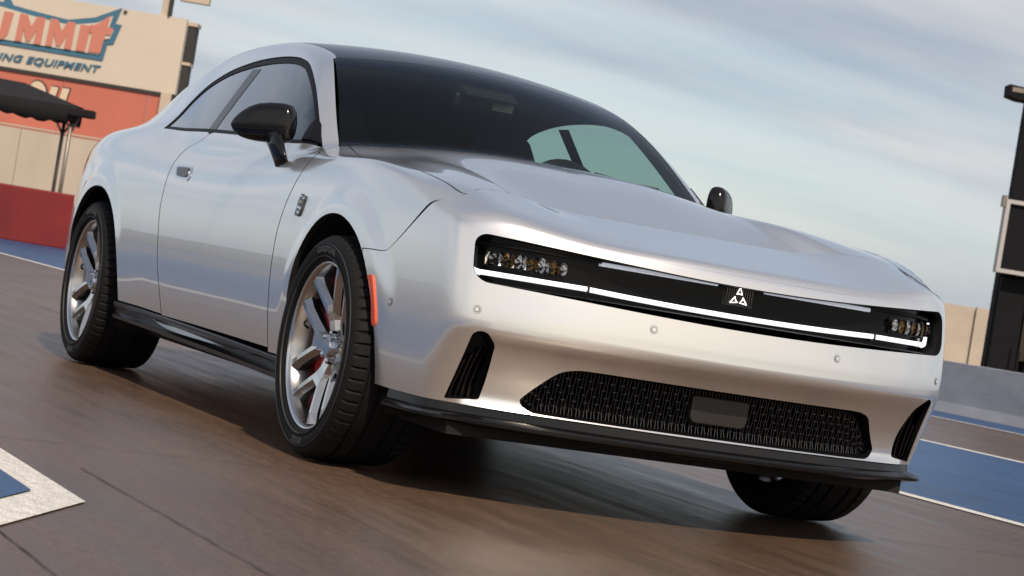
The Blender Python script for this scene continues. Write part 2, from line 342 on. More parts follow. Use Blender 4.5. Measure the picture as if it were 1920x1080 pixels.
CREAM = [(-104, -12), (5, 13), (72, 33), (130, 47), (183, 43), (213, 30), (204, 55), (214, 57), (206, 73), (193, 74), (185, 103), (-104, 56)]
M1 = [(32, 25), (46, 28), (52, 50), (64, 31), (79, 34), (69, 84), (56, 82), (62, 56), (49, 78), (42, 77), (38, 54), (33, 78), (21, 76)]
M1 = [(a+7, b) for a, b in M1]; M2 = [(a+57, b+9) for a, b in M1]
II = [(152, 46), (171, 49), (159, 97), (142, 94)]
TT_ = [(185, 44), (208, 29), (202, 51), (213, 53), (208, 66), (198, 65), (188, 100), (165, 97), (173, 62), (167, 61), (171, 46), (178, 47)]
UU = [(-30, 13), (-14, 16), (-21, 54), (-13, 56), (-4, 19), (14, 22), (2, 62), (-8, 72), (-27, 69), (-38, 58)]
SS = [(-80, 2), (-44, 10), (-48, 22), (-66, 19), (-68, 25), (-48, 32), (-54, 62), (-92, 56), (-89, 44), (-70, 47), (-68, 41), (-88, 34)]
UU = [(a+13, b+2) for a, b in UU]; SS = [(a+11, b+1) for a, b in SS]
kid(bpoly(MB(), sh(BLUE, 59.985), 59.985, .02), 'letter_border', 'sign_blue', sb); kid(bpoly(MB(), sh(CREAM, 59.955), 59.955, .02), 'letter_field', 'cream_board', sb)
for L in (SS, UU, M1, M2, II, TT_): kid(bpoly(MB(), sh(L, 59.925), 59.925, .02), 'letter', 'sign_pink', sb)
V, F_ = text_geo('RACING EQUIPMENT', 1, .25, .022, .01, 1.06); V = np.array(V); xs = (V[:, 0]-V[:, 0].min())/(V[:, 0].max()-V[:, 0].min()); ys = V[:, 1]/.73
p0, p1 = np.array((-52., 104.5)), np.array((188., 136.)); upv = np.array((2.2, -13.2))
pts = sh([tuple(p0+(p1-p0)*a+upv*b) for a, b in zip(xs, ys)], 59.97)
m = MB(); m.add([BG(59.97-float(z)*1.5, *p) for p, z in zip(pts, V[:, 2])], F_); kid(m, 'lettering', 'sign_blue', sb)
V, F_ = text_geo('®', 1, 0, 0, .01); V = np.array(V); pts = sh([(232+a*10, 26-b*10) for a, b in V[:, :2]], 59.97); m = MB(); m.add([BG(59.97-float(z), *p) for p, z in zip(pts, V[:, 2])], F_); kid(m, 'trade_mark', 'sign_dark', sb)
# dark canopy on poles
tn = thing('canopy', 38.2, -9, 'dark cloth canopy on slim steel poles before the orange board', 'canopy')
m = MB(); d0, d1, s0, s1 = 38.0, 41.0, -12.4, -7.62; hE = 2.38; ap0, ap1 = (39.5, -10.6, 2.76), (39.5, -9.0, 2.72)
cor = [(d0, s0, hE), (d0, s1, hE), (d1, s1-.75, hE), (d1, s0, hE)]
m.add([BG(*p) for p in cor]+[BG(*ap0), BG(*ap1)], [(0, 1, 5, 4), (1, 2, 5), (2, 3, 4, 5), (3, 0, 4)]); kid(m, 'canopy_roof', 'tent_cloth', tn)
def valance(a, b, n):
    m = MB(); V = []; F_ = []
    for i in range(n+1):
        p = np.array(a)+(np.array(b)-np.array(a))*i/n; dr = .26+.05*abs(math.sin(i*1.1))+.03*math.sin(i*.37)
        V += [BG(p[0], p[1], p[2]+.01), BG(p[0]-.01*math.sin(i), p[1], p[2]-dr), BG(p[0]+.03, p[1], p[2]-dr), BG(p[0]+.03, p[1], p[2]+.01)]
    for i in range(n):
        for j in range(4): F_.append((4*i+j, 4*i+(j+1) % 4, 4*i+4+(j+1) % 4, 4*i+4+j))
    m.add(V, F_); return kid(m, 'valance', 'tent_cloth', tn, smooth=True)
valance(cor[0], (d0, s1-.1, hE), 44); valance((d0, s1, hE), (d1, s1-.75, hE), 24)
kid(bbox(MB(), 37.9, 38.1, s1-.22, s1+.22, hE-.16, hE-.02), 'eave_end', 'tent_cloth', tn, bevel=.03)
for d, s in ((38.1, -7.80), (40.9, -8.5), (38.1, -12.2)):
    m = MB(); m.tube([BG(d, s, 0), BG(d, s, 2.35)], .035, 8); kid(m, 'pole', 'pole_steel', tn, smooth=True)
    m = MB(); m.tube([BG(d, s, 1.85), BG(d, s-.02, 2.0), BG(d, s-.18, 2.28)], .02, 6); m.tube([BG(d, s, 1.85), BG(d, s+.02, 2.0), BG(d, s+.16, 2.28)], .02, 6); kid(m, 'pole_bracket', 'pole_steel', tn)
# right side: low concrete barrier along the far lane, beige wall, black tower
cb = tag(empty('concrete_barrier', T(-14, 11.9)), 'long low grey concrete barrier along the far blue strip', 'barrier')
for i in range(26):
    x0 = -60+i*4.0; V = []
    for x in (x0, x0+3.985):
        for y, z in ((11.86, 0), (11.90, .12), (11.95, .575), (12.02, .58), (12.16, .58), (12.25, 0)): V.append(T(x, y, z))
    m = MB(); m.loft([V[:6], V[6:]], True, True, True); kid(m, 'barrier_block', 'grey_concrete', cb)
wl = thing('boundary_wall', 64, 12, 'plain beige wall rising behind the grey concrete barrier', 'wall')
for i in range(12): kid(bbox(MB(), 64-.12*i, 64.2-.12*i, 1+i*2.4, 3.39+i*2.4, 0, 2.0+.016*i), 'wall_panel', 'beige_wall', wl)
tw = thing('timing_tower', 45, 11, 'black tower with a pale framed panel beside the far barrier', 'tower')
kid(bbox(MB(), 45.2, 45.6, 9.60, 14, 0, 9.0), 'tower_body', 'tower_black', tw)
kid(bbox(MB(), 45.0, 45.2, 9.62, 10.15, 0, 2.35), 'tower_leg', 'tower_black', tw); kid(bbox(MB(), 45.05, 45.21, 10.2, 13, .75, 2.2), 'lower_panel', 'tower_brown', tw)
for k in range(9): kid(bbox(MB(), 45.0, 45.06, 10.0+k*.17, 10.05+k*.17, .3, .95), 'railing_bar', 'tower_black', tw)
kid(bbox(MB(), 44.75, 44.95, 9.47, 13, 2.47, 3.82), 'screen_panel', 'tower_black', tw)
for a in ((9.40, 9.48, 2.42, 3.88), (9.48, 13, 3.80, 3.88), (9.48, 13, 2.42, 2.50)): kid(bbox(MB(), 44.68, 44.96, *a), 'screen_frame', 'tower_frame', tw)
kid(bbox(MB(), 44.7, 44.9, 9.33, 9.40, 3.72, 3.95), 'frame_bracket', 'pole_steel', tw)
hd = [(9.14, 5.93), (9.35, 5.88), (9.8, 5.87), (11, 5.9), (11, 6.5), (9.9, 6.4), (9.62, 6.2), (9.45, 6.14), (9.13, 6.16)]
kid(bpoly(MB(), hd, 45.4, .5), 'roof_hood', 'tower_black', tw)
kid(bbox(MB(), 44.88, 44.9, 9.19, 9.42, 6.02, 6.11), 'hood_plate', 'pole_steel', tw)
# on the viewer's side of the strip: pit wall and a long low stand, seen mirrored in the doors
pw = tag(empty('pit_wall', T(-20, -15)), 'long pale concrete pit wall on the near side of the strip', 'wall')
for i in range(30):
    m = MB(); m.prism([(-15.3, 0), (-14.9, 0), (-15.0, .95), (-15.2, .95)], 0, -90+i*4.0, -90+i*4.0+3.98); m.v = [T(*v) for v in m.v]; kid(m, 'wall_block', 'post_cream', pw)
# ------------------------------------------------------------------ body surface: splines and blended implicit sheets
class Sp:
    """natural cubic spline (vector valued), linear extrapolation"""
    def __init__(s,x,y):
        x=np.array(x,float); y=np.array(y,float)
        if x[0]>x[-1]: x=x[::-1]; y=y[::-1]
        s.x=x; s.y=y; n=len(x); h=np.diff(x)
        A=np.zeros((n,n)); sh=(n,)+y.shape[1:]; b=np.zeros(sh)
        A[0,0]=A[-1,-1]=1
        for i in range(1,n-1):
            A[i,i-1]=h[i-1]; A[i,i]=2*(h[i-1]+h[i]); A[i,i+1]=h[i]
            b[i]=6*((y[i+1]-y[i])/h[i]-(y[i]-y[i-1])/h[i-1])
        s.m=np.linalg.solve(A,b)
        s.d0=(y[1]-y[0])/h[0]-h[0]*s.m[1]/6; s.d1=(y[-1]-y[-2])/h[-1]+h[-1]*s.m[-2]/6
    def basis(s,t):
        t=np.asarray(t,float); tc=np.clip(t,s.x[0],s.x[-1])
        i=np.clip(np.searchsorted(s.x,tc)-1,0,len(s.x)-2)
        h=s.x[i+1]-s.x[i]; a=(s.x[i+1]-tc)/h; b=1-a
        return i,h,a,b,np.minimum(t-s.x[0],0),np.maximum(t-s.x[-1],0)
    def __call__(s,t):
        i,h,a,b,lo,hi=s.basis(t)
        return a*s.y[i]+b*s.y[i+1]+((a**3-a)*s.m[i]+(b**3-b)*s.m[i+1])*h*h/6+lo*s.d0+hi*s.d1
class Sp2:
    """tensor spline on grid xs x zs"""
    def __init__(s,xs,zs,T):
        xs=np.array(xs,float);T=np.array(T,float)
        if xs[0]>xs[-1]: xs=xs[::-1];T=T[::-1]
        s.sx=Sp(xs,T); s.zs=zs
        s.s0=Sp(zs,s.sx.y.T); s.s1=Sp(zs,s.sx.m.T)
        s.x=xs
    def __call__(s,x,z):
        i,h,a,b,lo,hi=s.sx.basis(x)
        # precomputed z splines evaluated per needed column
        j,hz,az,bz,loz,hiz=s.s0.basis(z)
        def ev(S,c):
            y0=S.y[j,c];y1=S.y[j+1,c];m0=S.m[j,c];m1=S.m[j+1,c]
            return az*y0+bz*y1+((az**3-az)*m0+(bz**3-bz)*m1)*hz*hz/6+loz*S.d0[c]+hiz*S.d1[c]
        return a*ev(s.s0,i)+b*ev(s.s0,i+1)+((a**3-a)*ev(s.s1,i)+(b**3-b)*ev(s.s1,i+1))*h*h/6
def smax(a,b,k):
    h=np.maximum(k-np.abs(a-b),0)/k
    return np.maximum(a,b)+h**3*k/6
def smin(a,b,k): return -smax(-a,-b,k)
def sst(a,b,x):
    t=np.clip((x-a)/(b-a),0,1); return t*t*t*(t*(6*t-15)+10)
# ---- side half width Y(x,z)
SX=[.95,.75,.60,.35,.05,-.30,-.65,-1.2,-1.7,-2.1,-2.5,-3.07,-3.5,-4.2]
SZ=[.25,.40,.52,.64,.76,.87,.96,1.05]
SP=[.755,.862,.907,.956,.979,.972,.968,.967,.970,.974,.980,1.000,.974,.815]
SD=[-.040,-.012,-.001,-.001,-.008,-.024,-.052,-.10]
ST=[[p+d for d in SD] for p in SP]
Ys=Sp2(SX,SZ,ST)
# ---- front
XcS=Sp([.20,.265,.282,.296,.31,.34,.37,.40,.44,.465,.482,.495,.507,.525,.55,.58,.62,.68,.74,.80,.86,.95],[.90,.894,.889,.880,.876,.880,.890,.906,.933,.953,.969,.980,.9865,.9875,.9865,.9835,.978,.968,.955,.938,.916,.875])
XcL=Sp([.20,.26,.29,.32,.40,.46,.49,.507,.525,.55,.58,.62,.68,.74,.80,.86,.95],[.858,.880,.889,.900,.934,.962,.977,.9845,.9875,.9865,.9835,.978,.968,.955,.938,.916,.875])
def Xf(y,z):
    w=sst(.745,.80,np.abs(y)); return XcS(z)*(1-w)+XcL(z)*w-.2*y*y-.15*y**4
# ---- top of lower body (hood / belt / deck)
TX=[1.1,.93,.75,.60,.45,.25,0,-.35,-.65,-1.0,-2.0,-2.6,-3.2,-3.8,-4.3]
TY=[-.3,0,.3,.45,.6,.68,.77,.86,.93,1.0]
TT=[[.76,.76,.755,.745,.73,.72,.705,.685,.665,.64],
    [.802,.802,.799,.792,.782,.774,.764,.742,.722,.70],
    [.838,.838,.838,.840,.846,.847,.838,.808,.785,.76],
    [.868,.868,.868,.872,.885,.889,.882,.852,.830,.81],
    [.897,.897,.897,.902,.921,.927,.923,.908,.895,.88],
    [.940,.940,.941,.948,.963,.965,.957,.951,.946,.935],
    [.990,.990,.989,.989,.999,.995,.981,.974,.970,.958],
    [1.062,1.065,1.062,1.045,1.026,1.014,.996,.981,.972,.955],
    [1.084,1.092,1.084,1.070,1.052,1.042,1.025,.998,.977,.95],
    [1.06,1.07,1.06,1.05,1.03,1.02,1.01,.99,.975,.95],
    [1.05,1.05,1.05,1.05,1.04,1.035,1.025,1.01,.99,.96],
    [1.07,1.07,1.07,1.07,1.065,1.06,1.05,1.035,1.01,.975],
    [1.09,1.09,1.09,1.09,1.085,1.08,1.07,1.05,1.02,.98],
    [1.10,1.10,1.10,1.095,1.085,1.075,1.06,1.035,1.0,.95],
    [1.08,1.08,1.08,1.07,1.06,1.05,1.03,1.0,.96,.90]]
Zt1=Sp2(TX,TY,TT)
ChS=Sp([.6,.45,.3,.15,0,-.2,-.4,-.8],[.11,.095,.074,.048,.026,.007,0,0])
def Zhood(x,y):
    Y=np.abs(y); return Zt1(x,Y)-ChS(x)*sst(.605,.545,Y)
def Zt(x,y):
    Y=np.abs(y)
    return np.where(x>.45,Zt1(x,Y),Zhood(x,y))
KsS=Sp([1,.3,-.2,-.7,-1.2,-2.2,-3,-4],[.018,.014,.018,.14,.2,.19,.13,.12])
# ---- greenhouse
ZrS=Sp([-.3,-.60,-.90,-1.2,-1.4,-1.7,-2.0,-2.3,-2.6,-3.0,-3.4,-3.8,-4.2],
       [.83,1.045,1.240,1.395,1.454,1.497,1.508,1.500,1.464,1.355,1.215,1.075,.93])
def Zr(x,y): return ZrS(x+.16*y*y)-.12*y*y
GX=[-.3,-.8,-1.3,-1.8,-2.3,-2.8,-3.3,-3.8]
GZ=[.95,1.1,1.25,1.4,1.5]
GB=[.80,.872,.918,.93,.93,.905,.835,.72]
GT=[[g-.6*(z-.95) for z in GZ] for g in GB]
Yg=Sp2(GX,GZ,GT)
def flo(x,y,z,zt=None):
    Y=np.abs(y)
    ys=Ys(x,z)
    rf=np.hypot(x,z-.36); rr=np.hypot(x+3.074,z-.36)
    ys=ys+sst(.38,.66,z)*(.011*sst(.53,.435,rf)+.011*sst(.55,.44,rr))
    fs=Y-ys; ft=(z-(Zt(x,y) if zt is None else zt(x,Y)))*.96; ff=(x-Xf(y,z))*.93
    a=smax(fs,ft,np.maximum(KsS(x),.03))
    a=smax(a,ff,.03+.020*sst(.55,.85,Y))
    return smax(a,-4.25-x,.15)
def fgh(x,y,z):
    Y=np.abs(y)
    zz=.5*(z+1.0+np.sqrt((z-1.0)**2+.0015))
    return smax(smax((Y-Yg(x,zz))*.87,(z-Zr(x,y))*.85,.07),-4.0-x,.08)
def F(x,y,z):
    k=.03+.11*sst(-1.9,-2.8,x)
    return smax(smin(flo(x,y,z),fgh(x,y,z),k),.28-z,.01)
def F0(x,y,z):
    k=.03+.11*sst(-1.9,-2.8,x)
    return smin(flo(x,y,z,Zt1),fgh(x,y,z),k)
def grad(P, f, e=1.5e-3):
    x, y, z = P.T
    g = np.stack([f(x+e, y, z)-f(x-e, y, z), f(x, y+e, z)-f(x, y-e, z), f(x, y, z+e)-f(x, y, z-e)], 1)
    return g/np.linalg.norm(g, axis=1, keepdims=True)
def root(o, d, t0, t1, f, n=36):
    """outermost surface crossing along o+t*d, searched from t1 inwards to t0"""
    ts = np.linspace(t1, t0, n); k = len(o); lo = np.full(k, t0); hi = np.full(k, t1); done = np.zeros(k, bool); prev = ts[0]
    for t in ts[1:]:
        idx = np.where(~done)[0]
        if len(idx) == 0: break
        P = o[idx]+t*d[idx]; v = f(*P.T); h = v < 0
        lo[idx[h]] = t; hi[idx[h]] = prev; done[idx[h]] = True; prev = t
    for _ in range(16):
        m = .5*(lo+hi); P = o+m[:, None]*d; v = f(*P.T); ins = v < 0
        lo = np.where(ins, m, lo); hi = np.where(ins, hi, m)
    return o+(.5*(lo+hi))[:, None]*d
# parametrisations: 3D -> 2D chart, chart -> ray
def cyl2(P): P = np.atleast_2d(P); return np.stack([P[:, 0], .6*np.arctan2(P[:, 2]-.5, np.abs(P[:, 1])-.45)], 1)
def cylR(q):
    th = q[:, 1]/.6; o = np.stack([q[:, 0], np.full(len(q), .45), np.full(len(q), .5)], 1)
    return o, np.stack([0*th, np.cos(th), np.sin(th)], 1), .05, 1.25
def sph2(P): P = np.atleast_2d(P); x = P[:, 0]+.2; return .95*np.stack([np.arctan2(P[:, 1], x), np.arctan2(P[:, 2]-.35, np.hypot(x, P[:, 1]))], 1)
def sphR(q):
    a, b = q[:, 0]/.95, q[:, 1]/.95; o = np.tile([-.2, 0, .35], (len(q), 1))
    return o, np.stack([np.cos(a)*np.cos(b), np.sin(a)*np.cos(b), np.sin(b)], 1), .3, 1.6
def top2(P): P = np.atleast_2d(P); return P[:, :2].copy()
def topR(q):
    o = np.stack([q[:, 0], q[:, 1], np.full(len(q), .5)], 1); return o, np.tile([0., 0, 1], (len(q), 1)), .0, 1.3
def x2(P): P = np.atleast_2d(P); return P[:, 1:3].copy()
def xR(q):
    o = np.stack([np.full(len(q), -3.2), q[:, 0], q[:, 1]], 1); return o, np.tile([-1., 0, 0], (len(q), 1)), .0, 1.4
def resample(poly, sp, closed=True):
    P = np.array(poly); 
    if closed: P = np.vstack([P, P[:1]])
    seg = np.hypot(*np.diff(P, axis=0).T); out = []
    for i, L in enumerate(seg):
        n = max(1, int(math.ceil(L/sp)))
        for j in range(n): out.append(P[i]+(P[i+1]-P[i])*j/n)
    if not closed: out.append(P[-1])
    return np.array(out)
def inpoly(q, poly):
    x, y = q.T; c = np.zeros(len(q), bool); P = poly; Q = np.roll(poly, -1, 0)
    for (x0, y0), (x1, y1) in zip(P, Q):
        if y0 == y1: continue
        m = ((y0 > y) != (y1 > y)); c ^= m & (x < (x1-x0)*(y-y0)/(y1-y0)+x0)
    return c
def tri_domain(outer, holes, sp):
    loops = [resample(outer, sp*.7)]+[resample(h, sp*.55) for h in holes]
    B = np.vstack(loops); lo, hi = loops[0].min(0), loops[0].max(0)
    gx = np.arange(lo[0], hi[0], sp); gy = np.arange(lo[1], hi[1], sp*.9)
    X, Y = np.meshgrid(gx, gy); X = X+(np.arange(len(gy)) % 2)[:, None]*sp*.5
    G = np.stack([X.ravel(), Y.ravel()], 1); k = inpoly(G, loops[0])
    for h in loops[1:]: k &= ~inpoly(G, h)
    G = G[k]
    kd = kdtree.KDTree(len(B))
    for i, b in enumerate(B): kd.insert((b[0], b[1], 0), i)
    kd.balance(); G = np.array([g for g in G if kd.find((g[0], g[1], 0))[2] > sp*.55]).reshape(-1, 2)
    V = [Vector(p) for p in np.vstack([B, G])]; E = []; k = 0
    for l in loops: n = len(l); E += [(k+i, k+(i+1) % n) for i in range(n)]; k += n
    r = geometry.delaunay_2d_cdt(V, E, [], 0, 1e-7); v = np.array([tuple(p) for p in r[0]]); f = np.array([t for t in r[2] if len(t) == 3])
    cen = v[f].mean(1); ok = inpoly(cen, loops[0])
    for h in loops[1:]: ok &= ~inpoly(cen, h)
    a = v[f]; area = np.cross(a[:, 1]-a[:, 0], a[:, 2]-a[:, 0]); f = f[ok & (np.abs(area) > 1e-10)]
    return v, f
def panel(name, outer, chart, f, material, parent=None, holes=(), sp=.016, side=1, hem=.014, off=0.0, pts2d=False, hem_mat=None):
    to2, rayf = chart
    o2 = np.asarray(outer, float) if pts2d else to2(np.asarray(outer, float)); h2 = [np.asarray(h, float) if pts2d else to2(np.asarray(h, float)) for h in holes]
    key = (name, len(o2), round(float(o2.sum()), 5))
    if key in PANELS: P, Nn, T = PANELS[key]
    else:
        v, T = tri_domain(o2, h2, sp); o, d, t0, t1 = rayf(v); P = root(o, d, t0, t1, f); Nn = grad(P, f)
        a = P[T]; fn = np.cross(a[:, 1]-a[:, 0], a[:, 2]-a[:, 0]); fl = (fn*Nn[T].mean(1)).sum(1) < 0; T[fl] = T[fl][:, ::-1]
        P = P-Nn*off; PANELS[key] = (P, Nn, T)
    P = P.copy(); Nn = Nn.copy(); T = T.copy()
    if side < 0: P[:, 1] *= -1; Nn[:, 1] *= -1; T = T[:, ::-1]
    cnt = {}
    for t in T:
        for a, b in ((t[0], t[1]), (t[1], t[2]), (t[2], t[0])): cnt[(a, b)] = 1
    V = [tuple(p) for p in P]; F_ = [tuple(int(i) for i in t) for t in T]; NR = [tuple(Nn[i]) for t in T for i in t]
    if hem:
        for (a, b) in list(cnt):
            if (b, a) in cnt: continue
            k = len(V); pa, pb = P[a], P[b]; qa, qb = pa-Nn[a]*hem, pb-Nn[b]*hem
            V += [tuple(pa), tuple(pb), tuple(qb), tuple(qa)]; F_.append((k+1, k, k+3, k+2))
            n = np.cross(pa-pb, qa-pa); n = n/(np.linalg.norm(n)+1e-12); NR += [tuple(n)]*4
    return mesh_obj(name, V, F_, material, parent, True, NR, (hem_mat, len(T)) if hem_mat else None)
PANELS = {}
CYL, SPH, TOP, XR = (cyl2, cylR), (sph2, sphR), (top2, topR), (x2, xR)
# ==================================================================== THE CAR
car = empty('coupe_car'); tag(car, 'silver two-door coupe with black roof and full-width light bar on the track', 'car')
# ---- feature lines (y > 0 side), metres
def arch(cx, tab, a0, a1, n=40):
    s = Sp([t[0] for t in tab], [t[1] for t in tab]); A = np.linspace(a0, a1, n); r = s(A)
    x = cx+r*np.cos(np.radians(A)); z = .36+r*np.sin(np.radians(A))
    return np.stack([x, 0*x+.97, z], 1)
AF = [(-14, .392), (12, .386), (27, .392), (40, .398), (50, .402), (59, .406), (67, .409), (77, .413), (87, .419), (98, .426), (109, .434), (118, .438), (132, .436), (140, .432), (150, .424), (158, .420), (169, .414), (191, .412)]
AR = [(-6, .525), (0, .515), (14, .497), (32, .482), (44, .468), (60, .448), (73, .434), (87, .422), (105, .418), (140, .418), (190, .425)]
def ysolve(pts):
    """put side points given as (x, ?, z) onto the body: fill in y"""
    P = np.asarray(pts, float); o = np.stack([P[:, 0], 0*P[:, 0], P[:, 2]], 1); d = np.tile([0., 1, 0], (len(P), 1)); return root(o, d, .3, 1.2, F0)
archF = ysolve(arch(0, AF, -11, 190)); archR_ = ysolve(arch(-3.074, AR, -5, 188))
fshut = [(.545, .79, .893), (.560, .835, .882), (.557, .882, .859), (.52, .902, .818), (.483, .919, .778), (.44, .934, .736), (.406, .945, .707), (.388, .951, .694), (.369, .956, .687), (.336, .963, .685), (.29, .970, .684), (.243, .975, .683)]
hoodl = [(.545, .79, .893), (.52, .804, .897), (.44, .815, .92), (.35, .829, .936), (.22, .842, .955), (.05, .846, .97), (-.15, .832, .982), (-.35, .810, .993), (-.55, .772, 1.02), (-.70, .735, 1.035)]
doorF_ = [(-.625, .860, .988), (-.60, .870, .984), (-.566, .904, .957), (-.556, .931, .915), (-.580, .948, .852), (-.606, .958, .78), (-.622, .965, .69), (-.612, .967, .557), (-.60, .964, .466), (-.595, .948, .346), (-.595, .941, .304)]
doorR_ = [(-1.92, .872, 1.040), (-1.95, .880, 1.020), (-2.01, .890, 1.0), (-2.085, .898, .985), (-2.128, .910, .962), (-2.142, .932, .911), (-2.132, .948, .86), (-2.12, .960, .80), (-2.105, .970, .72), (-2.07, .973, .642), (-2.007, .971, .503), (-1.961, .963, .414), (-1.935, .951, .341), (-1.928, .944, .305)]
dloT = [(-2.637, .871, 1.071), (-2.618, .83, 1.123), (-2.60, .778, 1.20), (-2.539, .737, 1.268), (-2.427, .71, 1.315), (-2.281, .691, 1.347), (-2.035, .674, 1.376), (-1.799, .667, 1.387), (-1.606, .667, 1.381), (-1.49, .673, 1.367), (-1.393, .683, 1.343), (-1.226, .713, 1.277), (-1.092, .739, 1.211), (-.915, .774, 1.107), (-.765, .806, 1.020)]
dloB = [(-.765, .806, 1.016), (-1.013, .847, 1.020), (-1.385, .865, 1.034), (-1.956, .868, 1.048), (-2.3, .872, 1.058), (-2.637, .871, 1.071)]
fsC = cat(fshut, 5); hlC = cat(hoodl, 5); dfC = cat(doorF_, 5); drC = cat(doorR_, 5); dtC = cat(dloT, 6); dbC = cat(dloB, 6)
def shift2(pts, chart2, d):
    """move an open line sideways by d metres in its chart (left of travel positive) and return chart points"""
    q = chart2(np.array(pts)); t = np.gradient(q, axis=0); n = np.stack([-t[:, 1], t[:, 0]], 1); n /= np.linalg.norm(n, axis=1, keepdims=True)+1e-12
    return q+n*d
G = .003
def cut_arch(ar, i0, i1): return list(ar[i0:i1])
# fender
iJ = int(np.argmin(np.hypot(archF[:, 0]-.243, archF[:, 2]-.683)))
fend = list(shift2(fsC, cyl2, 0))+[]
fender2 = np.vstack([shift2(hlC[::-1], cyl2, -G), shift2(fsC, cyl2, -G)[1:], cyl2(archF[iJ:]), cyl2(np.array([(-.595, .941, .286)])), shift2(dfC[::-1], cyl2, -G)])
for s in (1, -1): panel('fender', fender2, CYL, F0, 'silver_paint', car, sp=.017, side=s, hem=.02, pts2d=True, hem_mat='liner')
# door skin: belt line to sill
dlo_belt_front = cat([(-.765, .806, 1.016), (-.70, .84, 1.004), (-.625, .860, .988)], 4)
db_door = [p for p in dbC if p[0] > -1.92]
door2 = np.vstack([shift2(drC, cyl2, 0)+[.004, 0], cyl2(np.array([(-.60, .941, .302)])), (shift2(dfC[::-1], cyl2, 0)-[.004, 0]), cyl2(np.array(dlo_belt_front[::-1]))[1:], cyl2(np.array(db_door))[1:]])
DOORS = {}
for s in (1, -1): DOORS[s] = panel('door', door2, CYL, F0, 'silver_paint', car, sp=.018, side=s, hem=.02, pts2d=True, hem_mat='liner')
# body side: A pillar, roof rail, rear pillar and rear quarter in one pressing
ws_edge = cat([(-.74, .752, 1.025), (-.95, .703, 1.145), (-1.15, .658, 1.265), (-1.348, .613, 1.379)], 6)
rail = cat([(-1.352, .600, 1.392), (-1.40, .592, 1.412), (-1.50, .590, 1.43), (-1.8, .588, 1.452), (-2.2, .585, 1.44), (-2.6, .580, 1.40), (-3.0, .575, 1.32), (-3.5, .57, 1.18), (-3.8, .57, 1.09)], 6)
tail = [(-3.98, .60, 1.06), (-4.06, .66, 1.03), (-4.11, .76, .9), (-4.11, .80, .6), (-4.10, .78, .31)]
sillq = [(-3.9, .90, .30), (-3.52, .96, .30)]
side_loop = np.vstack([cyl2(np.array(p)) for p in (ws_edge, rail, tail, sillq, archR_[::-1])]+[cyl2(np.array([(-1.934, .944, .31)])), shift2(drC[::-1], cyl2, 0)-[.004, 0], cyl2(np.array([p for p in dbC if p[0] < -1.926])), cyl2(np.array(dtC)), cyl2(np.array([(-.70, .84, 1.004), (-.632, .858, .990), (-.705, .74, 1.03)]))])
for s in (1, -1): panel('body_side', side_loop, CYL, F0, 'silver_paint', car, sp=.019, side=s, hem=.02, pts2d=True, hem_mat='liner')
# front bumper: nose, wing and lower fascia in one piece with its openings
wing = cat([(.45, 0, .897), (.45, .25, .897), (.45, .48, .903), (.452, .58, .918), (.468, .67, .924), (.50, .74, .912), (.545, .79, .893)], 6)
bot = cat([(.387, .929, .287), (.48, .905, .284), (.57, .865, .284), (.655, .818, .284), (.72, .712, .284), (.787, .572, .285), (.83, .417, .286), (.858, .22, .286), (.868, 0, .286)], 5)
half = wing[:-1]+fsC[:-1]+list(archF[:iJ+1][::-1])+bot
halfm = [np.array([p[0], -p[1], p[2]]) for p in half]
fascia = half+halfm[::-1][1:-1]
def on_front(yz):
    q = np.array(yz, float); P = np.stack([Xf(q[:, 0], q[:, 1]), q[:, 0], q[:, 1]], 1); return P
def rrect(y0, y1, z0, z1, rs, n=6):
    out = []
    for (cy, cz, a, r) in ((y1, z1, 0, rs[0]), (y0, z1, 90, rs[1]), (y0, z0, 180, rs[2]), (y1, z0, 270, rs[3])):
        sy = -1 if cy == y1 else 1; sz = -1 if cz == z1 else 1
        for i in range(n+1):
            t = R(a+90*i/n); out.append((cy+sy*r+r*math.cos(t), cz+sz*r+r*math.sin(t)))
    return out
SLOT = rrect(-.826, .826, .643, .783, (.034, .034, .046, .046))
GR_h = [(0, .436), (.30, .4365), (.46, .436), (.505, .431), (.54, .417), (.575, .378), (.612, .332), (.618, .318), (.608, .302), (.588, .292), (.55, .2885), (.3, .289), (0, .290)]
GR_h = [tuple(p) for p in cat(GR_h, 3)]
GRI = [(y, z) for y, z in GR_h]+[(-y, z) for y, z in GR_h[::-1][1:-1]]
def rpoly(c, n=4):
    """polygon with rounded corners: (y, z, radius)"""
    P = [np.array(q[:2]) for q in c]; out = []
    for i, q in enumerate(c):
        p = P[i]; a = P[i-1]-p; b_ = P[(i+1) % len(c)]-p; a /= np.linalg.norm(a); b_ /= np.linalg.norm(b_); r = q[2]
        for k in range(n+1):
            t = k/n; out.append(tuple((1-t)**2*(p+a*r)+2*t*(1-t)*p+t*t*(p+b_*r)))
    return out
VE = rpoly([(.819, .291, .006), (.804, .500, .016), (.774, .506, .016), (.733, .466, .016), (.724, .303, .012)])
def ccw(p):
    a = np.array(p); return p if (a[:, 0]*np.roll(a[:, 1], -1)-np.roll(a[:, 0], -1)*a[:, 1]).sum() > 0 else p[::-1]
GRI, VE, SLOT = ccw(GRI), ccw(VE), ccw(SLOT); VEm = ccw([(-y, z) for y, z in VE])
bumper = panel('front_bumper', fascia, SPH, F0, 'silver_paint', car, holes=[on_front(SLOT), on_front(GRI), on_front(VE), on_front(VEm)], sp=.0155, hem=.016, hem_mat='trim_black')
